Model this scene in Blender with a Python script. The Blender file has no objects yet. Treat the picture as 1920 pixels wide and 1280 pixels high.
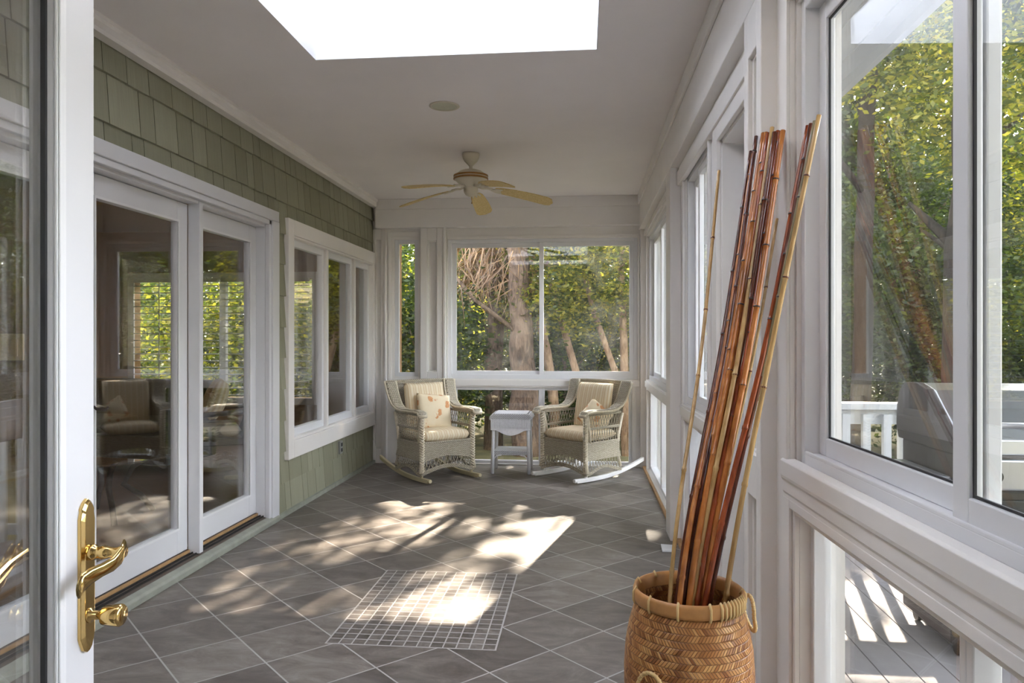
import bpy, bmesh, math, random
import numpy as np
from mathutils import Vector, Matrix
random.seed(7)
R = math.radians
SC = bpy.context.scene
COL = SC.collection

# ------------------------------------------------------------------ camera, sky, sun, exposure
YAW = math.atan(135 / 1375.0)
CS, SN = math.cos(YAW), math.sin(YAW)
cam_data = bpy.data.cameras.new('camera')
cam = bpy.data.objects.new('camera', cam_data)
COL.objects.link(cam)
cam.location = (0, 0, 1.30)
cam.rotation_euler = (R(90), 0, YAW)
cam_data.sensor_width = 36
cam_data.lens = 36 * 1375 / 1920.0
cam_data.shift_y = -6 / 1920.0
cam_data.clip_start = 0.03
cam_data.clip_end = 300
SC.camera = cam

SUN_DIR = Vector((0.23, 1.0, 0.53)).normalized()      # from the ground towards the sun
world = bpy.data.worlds.new('world')
SC.world = world
world.use_nodes = True
wn = world.node_tree.nodes
wl = world.node_tree.links
sky = wn.new('ShaderNodeTexSky')
sky.sky_type = 'NISHITA'
sky.sun_disc = False
sky.sun_elevation = R(38)
sky.sun_rotation = math.atan2(SUN_DIR.x, SUN_DIR.y)
sky.air_density = 1.0
sky.dust_density = 0.7
bg = wn['Background']
hsv = wn.new('ShaderNodeHueSaturation')
hsv.inputs['Saturation'].default_value = 0.5
wl.new(sky.outputs[0], hsv.inputs['Color'])
wb_ = wn.new('ShaderNodeMix')
wb_.data_type = 'RGBA'
wb_.blend_type = 'MULTIPLY'
wb_.inputs[0].default_value = 1.0
wb_.inputs[7].default_value = (1.06, 1.0, 0.94, 1)
wl.new(hsv.outputs[0], wb_.inputs[6])
wl.new(wb_.outputs[2], bg.inputs[0])
bg.inputs[1].default_value = 0.8

sd = bpy.data.lights.new('sun', 'SUN')
sd.energy = 10.5
sd.color = (1.0, 0.86, 0.68)
sd.angle = R(0.53)
so = bpy.data.objects.new('sun', sd)
COL.objects.link(so)
so.rotation_euler = SUN_DIR.to_track_quat('Z', 'Y').to_euler()

SC.view_settings.view_transform = 'Standard'
SC.view_settings.look = 'None'
SC.view_settings.gamma = 1
SC.view_settings.use_curve_mapping = False
SC.view_settings.exposure = 2.05


# ------------------------------------------------------------------ materials
def lin(c):
    return tuple(((v / 255.0) / 12.92 if v / 255.0 <= 0.04045 else ((v / 255.0 + 0.055) / 1.055) ** 2.4) for v in c) + (1.0,)


class NT:
    def __init__(s, name):
        s.m = bpy.data.materials.new(name)
        s.m.use_nodes = True
        s.n = s.m.node_tree.nodes
        s.l = s.m.node_tree.links
        s.b = s.n['Principled BSDF']
        s.out = s.n['Material Output']

    def node(s, t, **kw):
        n = s.n.new(t)
        for k, v in kw.items():
            setattr(n, k, v)
        return n

    def link(s, a, b):
        s.l.new(a, b)

    def math(s, op, a, b=None, c=None):
        n = s.n.new('ShaderNodeMath')
        n.operation = op
        for i, v in enumerate((a, b, c)):
            if v is None:
                continue
            if isinstance(v, (int, float)):
                n.inputs[i].default_value = v
            else:
                s.l.new(v, n.inputs[i])
        return n.outputs[0]

    def mix(s, f, a, b, mode='MIX'):
        n = s.n.new('ShaderNodeMix')
        n.data_type = 'RGBA'
        n.blend_type = mode
        for sock, v in ((n.inputs[0], f), (n.inputs[6], a), (n.inputs[7], b)):
            if isinstance(v, (int, float)):
                sock.default_value = v
            elif isinstance(v, tuple):
                sock.default_value = v
            else:
                s.l.new(v, sock)
        return n.outputs[2]

    def coord(s, kind='Object', scale=None):
        t = s.n.new('ShaderNodeTexCoord')
        o = t.outputs[kind]
        if scale is not None:
            mp = s.n.new('ShaderNodeMapping')
            mp.inputs['Scale'].default_value = scale
            s.l.new(o, mp.inputs[0])
            o = mp.outputs[0]
        return o

    def noise(s, vec, scale, detail=4, rough=0.55, dist=0.0):
        n = s.n.new('ShaderNodeTexNoise')
        n.inputs['Scale'].default_value = scale
        n.inputs['Detail'].default_value = detail
        n.inputs['Roughness'].default_value = rough
        n.inputs['Distortion'].default_value = dist
        if vec is not None:
            s.l.new(vec, n.inputs['Vector'])
        return n

    def ramp(s, fac, stops):
        n = s.n.new('ShaderNodeValToRGB')
        e = n.color_ramp.elements
        while len(e) < len(stops):
            e.new(0.5)
        for i, (p, c) in enumerate(stops):
            e[i].position = p
            e[i].color = c
        s.l.new(fac, n.inputs[0])
        return n.outputs[0]

    def bump(s, h, strength=0.3, dist=0.01):
        n = s.n.new('ShaderNodeBump')
        n.inputs['Strength'].default_value = strength
        n.inputs['Distance'].default_value = dist
        s.l.new(h, n.inputs['Height'])
        s.l.new(n.outputs[0], s.b.inputs['Normal'])


def simple(name, rgb, rough=0.5, metal=0.0, var=0.06, nscale=6.0, bump=0.0, bscale=60.0, spec=None):
    t = NT(name)
    c = lin(rgb)
    co = t.coord()
    nz = t.noise(co, nscale)
    a = tuple(max(0, v * (1 - var)) for v in c[:3]) + (1,)
    b = tuple(min(1, v * (1 + var)) for v in c[:3]) + (1,)
    t.link(t.ramp(nz.outputs[0], [(0.3, a), (0.7, b)]), t.b.inputs['Base Color'])
    t.b.inputs['Roughness'].default_value = rough
    t.b.inputs['Metallic'].default_value = metal
    if spec is not None:
        t.b.inputs['Specular IOR Level'].default_value = spec
    if bump:
        t.bump(t.noise(co, bscale).outputs[0], bump, 0.003)
    return t.m


M = {}
M['paint'] = simple('white_trim_paint', (236, 232, 228), 0.38, var=0.03, nscale=3)
M['door_paint'] = simple('white_door_paint', (218, 218, 221), 0.34, var=0.02, nscale=3)
M['vinyl'] = simple('white_window_vinyl', (228, 228, 230), 0.3, var=0.02, nscale=3)
M['ceiling'] = simple('ceiling_paint', (240, 235, 234), 0.8, var=0.03, nscale=1.5)
M['shaft'] = simple('skylight_shaft_paint', (238, 237, 238), 0.7, var=0.01)
M['brass'] = simple('polished_brass', (216, 184, 120), 0.13, 1.0, var=0.04)
M['gasket'] = simple('black_gasket', (48, 48, 50), 0.6)
M['wood_strip'] = simple('raw_wood_strip', (180, 142, 98), 0.6, var=0.15, nscale=20)
M['track'] = simple('bronze_track', (88, 76, 66), 0.45, var=0.1)
M['sill_grey'] = simple('grey_green_sill', (150, 152, 140), 0.6, var=0.12, nscale=12)
M['outlet'] = simple('grey_outlet_cover', (150, 150, 146), 0.4)
M['deck'] = simple('deck_grey', (150, 146, 146), 0.7, var=0.10, nscale=3)
M['gap_dark'] = simple('dark_gap', (40, 36, 34), 0.9)
M['rail_paint'] = simple('weathered_white_paint', (200, 203, 204), 0.6, var=0.08, nscale=5)
M['steel'] = simple('brushed_steel', (190, 192, 196), 0.28, 0.9, var=0.06)
M['grill_dark'] = simple('dark_grill_enamel', (50, 42, 38), 0.45, 0.1, var=0.15)
M['black'] = simple('black_metal', (28, 27, 27), 0.4, 0.3)
M['fan_white'] = simple('fan_antique_white', (214, 206, 186), 0.4, var=0.03)
M['fan_gold'] = simple('fan_antique_gold', (160, 118, 64), 0.4, 0.4, var=0.15, nscale=30)
M['lens'] = simple('recessed_lens', (198, 198, 176), 0.5)
M['inner_wall'] = simple('tan_interior_paint', (150, 112, 72), 0.8, var=0.04, nscale=2)
M['inner_ceiling'] = simple('interior_ceiling_paint', (120, 88, 58), 0.8)
M['dark_wicker'] = simple('dark_wicker', (58, 46, 38), 0.6, var=0.3, nscale=40, bump=0.5, bscale=80)
M['dark_wood'] = simple('dark_wood', (52, 38, 30), 0.45, var=0.2, nscale=12)
M['orange_wood'] = simple('honey_wood', (190, 128, 72), 0.5, var=0.12, nscale=12)
M['plate'] = simple('warm_switch_plate', (226, 196, 140), 0.4)
M['bark'] = None


def m_siding():
    t = NT('green_shingle_siding')
    co = t.coord()
    g = t.node('ShaderNodeNewGeometry')
    base = t.ramp(g.outputs['Random Per Island'], [(0.0, lin((142, 141, 119))), (0.5, lin((149, 148, 126))), (1.0, lin((156, 155, 133)))])
    v = t.coord('Object', (10, 130, 3))
    nz = t.noise(v, 1.0, 5, 0.7)
    f = t.ramp(nz.outputs[0], [(0.35, (0.88, 0.88, 0.88, 1)), (0.75, (1.1, 1.1, 1.08, 1))])
    t.link(t.mix(1.0, base, f, 'MULTIPLY'), t.b.inputs['Base Color'])
    t.b.inputs['Roughness'].default_value = 0.62
    t.bump(nz.outputs[0], 0.25, 0.003)
    return t.m


def m_glass(name='window_glass', f0=0.055, veil=0.0, tint=(1, 1, 1, 1), pw=4.0):
    t = NT(name)
    t.n.remove(t.b)
    lw = t.node('ShaderNodeLayerWeight')
    lw.inputs['Blend'].default_value = 0.5
    f = t.math('POWER', lw.outputs['Facing'], pw)
    f = t.math('MULTIPLY_ADD', f, 0.8, f0)
    tr = t.node('ShaderNodeBsdfTransparent')
    tr.inputs[0].default_value = tint
    gl = t.node('ShaderNodeBsdfGlossy')
    gl.inputs['Roughness'].default_value = 0.0
    gl.inputs['Color'].default_value = (0.95, 0.97, 0.97, 1)
    mx = t.node('ShaderNodeMixShader')
    t.link(f, mx.inputs[0])
    t.link(tr.outputs[0], mx.inputs[1])
    t.link(gl.outputs[0], mx.inputs[2])
    last = mx.outputs[0]
    if veil:  # pale uneven film mixed over the glass
        df = t.node('ShaderNodeBsdfTranslucent')
        df.inputs[0].default_value = (0.9, 0.92, 0.93, 1)
        d2 = t.node('ShaderNodeBsdfDiffuse')
        d2.inputs[0].default_value = (0.9, 0.92, 0.93, 1)
        mm = t.node('ShaderNodeMixShader')
        mm.inputs[0].default_value = 0.5
        t.link(df.outputs[0], mm.inputs[1])
        t.link(d2.outputs[0], mm.inputs[2])
        nz = t.noise(t.coord('Object', (2, 2, 0.7)), 2.0, 6, 0.7)
        fac = t.ramp(nz.outputs[0], [(0.35, (veil * 0.3,) * 3 + (1,)), (0.75, (veil,) * 3 + (1,))])
        m3 = t.node('ShaderNodeMixShader')
        t.link(fac, m3.inputs[0])
        t.link(last, m3.inputs[1])
        t.link(mm.outputs[0], m3.inputs[2])
        last = m3.outputs[0]
    t.link(last, t.out.inputs[0])
    return t.m


def m_floor():
    t = NT('slate_floor_tile')
    co = t.coord('Object')
    sp = t.node('ShaderNodeSeparateXYZ')
    t.link(co, sp.inputs[0])
    x, y = sp.outputs[0], sp.outputs[1]
    S = 0.3196
    dx = t.math('ADD', x, 0.14)
    dy = t.math('SUBTRACT', y, 3.056)
    k = 1 / (math.sqrt(2) * S)
    u = t.math('MULTIPLY', t.math('ADD', dx, dy), k)
    v = t.math('MULTIPLY', t.math('SUBTRACT', dx, dy), k)
    # mosaic rectangle -1.10..-0.37 x 3.04..4.03, 13 by 18
    mx0, mx1, my0, my1 = -1.098, -0.367, 3.036, 4.028
    inx = t.math('MULTIPLY', t.math('GREATER_THAN', x, mx0), t.math('LESS_THAN', x, mx1))
    iny = t.math('MULTIPLY', t.math('GREATER_THAN', y, my0), t.math('LESS_THAN', y, my1))
    inside = t.math('MULTIPLY', inx, iny)
    mu = t.math('MULTIPLY', t.math('SUBTRACT', x, mx0), 13 / (mx1 - mx0))
    mv = t.math('MULTIPLY', t.math('SUBTRACT', y, my0), 18 / (my1 - my0))

    def sel(a, b):
        return t.math('ADD', t.math('MULTIPLY', inside, b), t.math('MULTIPLY', t.math('SUBTRACT', 1.0, inside), a))
    U = sel(u, mu)
    V = sel(v, mv)
    gw = sel(0.0105, 0.052)

    def edge(q):
        fr = t.math('FRACT', q)
        return t.math('MINIMUM', fr, t.math('SUBTRACT', 1.0, fr))
    e = t.math('MINIMUM', edge(U), edge(V))
    gr = t.math('LESS_THAN', e, gw)
    # border round the mosaic
    bx = t.math('MINIMUM', t.math('ABSOLUTE', t.math('SUBTRACT', x, mx0)), t.math('ABSOLUTE', t.math('SUBTRACT', x, mx1)))
    by = t.math('MINIMUM', t.math('ABSOLUTE', t.math('SUBTRACT', y, my0)), t.math('ABSOLUTE', t.math('SUBTRACT', y, my1)))
    outx = t.math('MULTIPLY', t.math('GREATER_THAN', x, mx0 - 0.003), t.math('LESS_THAN', x, mx1 + 0.003))
    outy = t.math('MULTIPLY', t.math('GREATER_THAN', y, my0 - 0.003), t.math('LESS_THAN', y, my1 + 0.003))
    bb = t.math('MULTIPLY', t.math('MULTIPLY', outx, outy), t.math('LESS_THAN', t.math('MINIMUM', bx, by), 0.0045))
    gr = t.math('MAXIMUM', gr, bb)
    cid = t.node('ShaderNodeCombineXYZ')
    t.link(t.math('FLOOR', U), cid.inputs[0])
    t.link(t.math('FLOOR', V), cid.inputs[1])
    t.link(inside, cid.inputs[2])
    wnz = t.node('ShaderNodeTexWhiteNoise')
    wnz.noise_dimensions = '3D'
    t.link(cid.outputs[0], wnz.inputs['Vector'])
    off = t.node('ShaderNodeVectorMath')
    off.operation = 'MULTIPLY_ADD'
    t.link(wnz.outputs['Color'], off.inputs[0])
    off.inputs[1].default_value = (7, 7, 7)
    t.link(co, off.inputs[2])
    mpf = t.node('ShaderNodeMapping')
    mpf.inputs['Rotation'].default_value = (0, 0, R(20))
    mpf.inputs['Scale'].default_value = (1.0, 2.2, 1.0)
    t.link(off.outputs[0], mpf.inputs[0])
    n1 = t.noise(mpf.outputs[0], 3.6, 9, 0.74, 0.7)
    col = t.ramp(n1.outputs[0], [(0.25, lin((78, 70, 66))), (0.42, lin((104, 96, 91))), (0.55, lin((122, 115, 109))), (0.66, lin((138, 132, 126))), (0.8, lin((172, 166, 160)))])
    tint = t.ramp(wnz.outputs['Value'], [(0.0, (0.74, 0.72, 0.70, 1)), (0.5, (0.95, 0.93, 0.90, 1)), (1.0, (1.16, 1.15, 1.12, 1))])
    col = t.mix(1.0, col, tint, 'MULTIPLY')
    gcol = lin((178, 174, 170))
    col = t.mix(gr, col, gcol)
    t.link(col, t.b.inputs['Base Color'])
    rg = t.math('MULTIPLY_ADD', n1.outputs[0], 0.25, 0.33)
    t.link(t.math('MAXIMUM', rg, t.math('MULTIPLY', gr, 0.8)), t.b.inputs['Roughness'])
    h = t.math('SUBTRACT', t.math('MULTIPLY', t.noise(off.outputs[0], 12, 5).outputs[0], 0.35), gr)
    t.bump(h, 0.35, 0.003)
    return t.m


def m_deck():
    t = NT('grey_deck_boards')
    co = t.coord('Object', (2, 0.6, 2))
    nz = t.noise(co, 3, 5)
    t.link(t.ramp(nz.outputs[0], [(0.3, lin((122, 118, 120))), (0.7, lin((148, 144, 146)))]), t.b.inputs['Base Color'])
    t.b.inputs['Roughness'].default_value = 0.75
    return t.m


def m_wicker(name, c0, c1, scale=70.0, thin=False):
    t = NT(name)
    co = t.coord('Object')
    br = t.node('ShaderNodeTexBrick')
    sp = t.node('ShaderNodeSeparateXYZ')
    t.link(co, sp.inputs[0])
    cb = t.node('ShaderNodeCombineXYZ')
    t.link(t.math('ADD', sp.outputs[0], sp.outputs[1]), cb.inputs[0])
    t.link(sp.outputs[2], cb.inputs[1])
    t.link(cb.outputs[0], br.inputs['Vector'])
    br.inputs['Scale'].default_value = 1.0
    br.inputs['Brick Width'].default_value = 0.022
    br.inputs['Row Height'].default_value = 0.009
    br.inputs['Mortar Size'].default_value = 0.0022
    br.inputs['Mortar Smooth'].default_value = 0.7
    br.inputs['Color1'].default_value = lin(c0)
    br.inputs['Color2'].default_value = lin(c1)
    dk = tuple(v * 0.5 for v in c0)
    br.inputs['Mortar'].default_value = lin(dk)
    if thin:
        nz = t.noise(co, 60, 3)
        t.link(t.ramp(nz.outputs[0], [(0.3, lin(c0)), (0.7, lin(c1))]), t.b.inputs['Base Color'])
    else:
        t.link(br.outputs['Color'], t.b.inputs['Base Color'])
        t.bump(t.math('SUBTRACT', 1.0, br.outputs['Fac']), 0.9, 0.004)
    t.b.inputs['Roughness'].default_value = 0.55
    return t.m


def m_stripes(name, axis=0, c=((232, 214, 180), (220, 194, 150), (243, 230, 205)), w=0.018):
    t = NT(name)
    sp = t.node('ShaderNodeSeparateXYZ')
    t.link(t.coord('Object'), sp.inputs[0])
    q = t.math('FRACT', t.math('DIVIDE', sp.outputs[axis], w * 3))
    col = t.ramp(q, [(0.0, lin(c[0])), (0.30, lin(c[2])), (0.52, lin(c[1])), (0.70, lin(c[2])), (0.85, lin(c[1])), (1.0, lin(c[0]))])
    t.link(col, t.b.inputs['Base Color'])
    t.b.inputs['Roughness'].default_value = 0.85
    t.bump(t.noise(t.coord('Object'), 14, 4).outputs[0], 0.3, 0.01)
    return t.m


def m_floral():
    t = NT('cream_floral_fabric')
    co = t.coord('Object')
    vo = t.node('ShaderNodeTexVoronoi')
    vo.inputs['Scale'].default_value = 10
    vo.inputs['Randomness'].default_value = 0.9
    w = t.node('ShaderNodeVectorMath')
    w.operation = 'MULTIPLY_ADD'
    t.link(t.noise(co, 18, 3).outputs['Color'], w.inputs[0])
    w.inputs[1].default_value = (0.06, 0.06, 0.06)
    t.link(co, w.inputs[2])
    t.link(w.outputs[0], vo.inputs['Vector'])
    col = t.ramp(vo.outputs['Distance'], [(0.0, lin((188, 110, 66))), (0.16, lin((226, 170, 120))), (0.24, lin((216, 150, 96))), (0.32, lin((240, 222, 188))), (1.0, lin((244, 228, 196)))])
    n2 = t.noise(co, 9, 2)
    msk = t.math('GREATER_THAN', n2.outputs[0], 0.43)
    t.link(t.mix(msk, lin((242, 226, 194)), col), t.b.inputs['Base Color'])
    t.b.inputs['Roughness'].default_value = 0.85
    return t.m


def m_basket():
    t = NT('woven_bamboo_basket')
    sp = t.node('ShaderNodeSeparateXYZ')
    t.link(t.coord('Object'), sp.inputs[0])
    x, y, z = sp.outputs
    ang = t.math('ARCTAN2', y, x)
    U = t.math('MULTIPLY', ang, 112 / (2 * math.pi))          # columns around
    row = t.math('DIVIDE', z, 0.0155)
    rf = t.math('FRACT', row)
    rid = t.math('FLOOR', row)
    sgn = t.math('SUBTRACT', t.math('MULTIPLY', t.math('MODULO', rid, 2.0), 2.0), 1.0)
    sh = t.math('MULTIPLY', t.math('MULTIPLY', rf, sgn), 1.3)
    q = t.math('ADD', U, sh)
    q = t.math('ADD', q, t.math('MULTIPLY', t.math('MODULO', rid, 2.0), 1.3))
    fr = t.math('FRACT', q)
    ed = t.math('MINIMUM', fr, t.math('SUBTRACT', 1.0, fr))
    hgt = t.math('MINIMUM', t.math('MULTIPLY', ed, 8.0), 1.0)
    er = t.math('MINIMUM', t.math('MULTIPLY', t.math('MINIMUM', rf, t.math('SUBTRACT', 1.0, rf)), 7.0), 1.0)
    hgt = t.math('MULTIPLY', hgt, t.math('MULTIPLY_ADD', er, 0.45, 0.55))
    cid = t.node('ShaderNodeCombineXYZ')
    t.link(t.math('FLOOR', q), cid.inputs[0])
    t.link(rid, cid.inputs[1])
    w = t.node('ShaderNodeTexWhiteNoise')
    w.noise_dimensions = '2D'
    t.link(cid.outputs[0], w.inputs['Vector'])
    c = t.ramp(w.outputs['Value'], [(0.0, lin((140, 84, 40))), (0.3, lin((176, 118, 64))), (0.75, lin((200, 145, 86))), (1.0, lin((218, 168, 108)))])
    nz = t.noise(t.coord('Object'), 7, 3)
    c = t.mix(1.0, c, t.ramp(nz.outputs[0], [(0.35, (0.86, 0.8, 0.74, 1)), (0.65, (1.06, 1.02, 1.0, 1))]), 'MULTIPLY')
    c = t.mix(t.math('POWER', hgt, 0.6), lin((84, 46, 20)), c)
    t.link(c, t.b.inputs['Base Color'])
    t.b.inputs['Roughness'].default_value = 0.38
    t.bump(hgt, 0.9, 0.004)
    return t.m


def m_bamboo(name, c0, c1):
    t = NT(name)
    co = t.coord('Object', (60, 60, 3))
    nz = t.noise(co, 1.2, 4)
    c = t.ramp(nz.outputs[0], [(0.3, lin(c0)), (0.7, lin(c1))])
    n2 = t.noise(t.coord('Object'), 5.0, 3)
    c = t.mix(t.ramp(n2.outputs[0], [(0.45, (0, 0, 0, 1)), (0.75, (0.55, 0.55, 0.55, 1))]), c, lin(tuple(v * 0.45 for v in c0)))
    t.link(c, t.b.inputs['Base Color'])
    t.b.inputs['Roughness'].default_value = 0.25
    return t.m


def m_leaf(name, ramp, trans=0.45, rough=0.5, transcol=None):
    t = NT(name)
    g = t.node('ShaderNodeNewGeometry')
    nz = t.noise(t.coord('Object'), 0.9, 3)
    f = t.math('ADD', t.math('MULTIPLY', g.outputs['Random Per Island'], 0.6), t.math('MULTIPLY', nz.outputs[0], 0.4))
    c = t.ramp(f, [(i / (len(ramp) - 1) * 0.8 + 0.1, lin(q)) for i, q in enumerate(ramp)])
    t.link(c, t.b.inputs['Base Color'])
    t.b.inputs['Roughness'].default_value = rough
    tl = t.node('ShaderNodeBsdfTranslucent')
    tc = t.mix(1.0, c, (3.4, 3.2, 1.1, 1), 'MULTIPLY')
    t.link(tc, tl.inputs[0])
    mx = t.node('ShaderNodeMixShader')
    mx.inputs[0].default_value = trans
    t.link(t.b.outputs[0], mx.inputs[1])
    t.link(tl.outputs[0], mx.inputs[2])
    t.link(mx.outputs[0], t.out.inputs[0])
    return t.m


def m_bark(name, c0, c1):
    t = NT(name)
    co = t.coord('Object', (7, 7, 1.6))
    nz = t.noise(co, 3.0, 8, 0.7, 0.6)
    n2 = t.noise(t.coord('Object'), 2.5, 3)
    c = t.ramp(nz.outputs[0], [(0.32, lin(tuple(v * 0.5 for v in c0))), (0.48, lin(c0)), (0.65, lin(c1))])
    c = t.mix(t.ramp(n2.outputs[0], [(0.5, (0, 0, 0, 1)), (0.65, (0.5, 0.5, 0.5, 1))]), c, lin(tuple(v * 1.12 for v in c1)))
    t.link(c, t.b.inputs['Base Color'])
    t.b.inputs['Roughness'].default_value = 0.9
    t.bump(nz.outputs[0], 0.8, 0.05)
    return t.m


M['siding'] = m_siding()
M['glass'] = m_glass('window_glass', 0.05)
M['glass_veiled'] = m_glass('hazy_window_glass', 0.055, veil=0.018)
M['glass_door'] = m_glass('open_door_glass', 0.08, veil=0.004, pw=2.6)
M['glass_slider'] = m_glass('slider_glass', 0.055, veil=0.0, pw=3.4)
M['glass_near'] = m_glass('near_window_glass', 0.055, veil=0.010, pw=4.0)
M['floor'] = m_floor()
M['deckboard'] = m_deck()
M['wicker'] = m_wicker('whitewashed_wicker', (206, 194, 168), (226, 216, 194))
M['wicker_strand'] = m_wicker('whitewashed_wicker_strand', (206, 194, 168), (228, 218, 198), thin=True)
M['wicker_white'] = m_wicker('white_wicker', (226, 226, 230), (240, 240, 244))
M['wicker_white_strand'] = m_wicker('white_wicker_strand', (226, 226, 230), (240, 240, 244), thin=True)
M['rocker_cream'] = simple('cream_rocker_paint', (206, 194, 156), 0.45)
M['rocker_white'] = simple('white_rocker_paint', (236, 234, 230), 0.45)
M['cushion'] = m_stripes('cream_striped_fabric')
M['floral'] = m_floral()
M['basket'] = m_basket()
M['cane_rim'] = simple('cane_rim', (186, 134, 80), 0.4, var=0.2, nscale=18)
M['cane_light'] = simple('pale_cane', (214, 182, 126), 0.4, var=0.12, nscale=40)
M['bam_red'] = m_bamboo('red_brown_bamboo', (120, 48, 24), (172, 84, 40))
M['bam_dark'] = m_bamboo('dark_bamboo', (70, 30, 22), (112, 56, 34))
M['bam_amber'] = m_bamboo('amber_bamboo', (166, 92, 40), (200, 130, 66))
M['bam_tan'] = m_bamboo('tan_bamboo', (166, 126, 76), (204, 168, 112))
M['bam_grey'] = m_bamboo('grey_green_bamboo', (110, 100, 76), (150, 138, 106))
M['leaf'] = m_leaf('green_leaves', [(26, 38, 18), (42, 58, 26), (64, 80, 36), (94, 104, 50)], 0.35)
M['leaf_yellow'] = m_leaf('yellow_green_leaves', [(36, 48, 22), (66, 78, 32), (112, 112, 46), (168, 156, 76)], 0.55)
M['leaf_dark'] = m_leaf('dark_green_leaves', [(22, 34, 18), (34, 50, 24), (50, 68, 32), (88, 102, 44)], 0.42)
M['dead_frond'] = m_leaf('dead_palm_fronds', [(96, 74, 52), (140, 112, 82), (184, 156, 118)], 0.25)
M['bark_dark'] = m_bark('dark_bark', (40, 33, 28), (66, 57, 48))
M['sofa_cloth'] = simple('dark_sofa_cloth', (52, 44, 40), 0.9, var=0.15)
M['bark'] = m_bark('oak_bark', (96, 76, 60), (146, 122, 100))
M['bark_tan'] = m_bark('smooth_tan_bark', (158, 126, 96), (196, 166, 134))
M['ground'] = simple('leaf_litter_ground', (112, 104, 66), 0.95, var=0.35, nscale=4)
M['inner_floor'] = simple('brown_wood_floor', (112, 74, 46), 0.4, var=0.15, nscale=8)
M['blind'] = simple('white_blind_slat', (232, 232, 226), 0.5, var=0.02)
M['plaid'] = None


def m_plaid():
    t = NT('grey_plaid_fabric')
    sp = t.node('ShaderNodeSeparateXYZ')
    t.link(t.coord('Object'), sp.inputs[0])
    a = t.math('GREATER_THAN', t.math('FRACT', t.math('MULTIPLY', sp.outputs[0], 9.0)), 0.6)
    b = t.math('GREATER_THAN', t.math('FRACT', t.math('MULTIPLY', sp.outputs[2], 9.0)), 0.6)
    f = t.math('MULTIPLY', t.math('ADD', a, b), 0.5)
    t.link(t.mix(f, lin((190, 184, 168)), lin((66, 66, 66))), t.b.inputs['Base Color'])
    t.b.inputs['Roughness'].default_value = 0.9
    return t.m


M['plaid'] = m_plaid()


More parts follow.
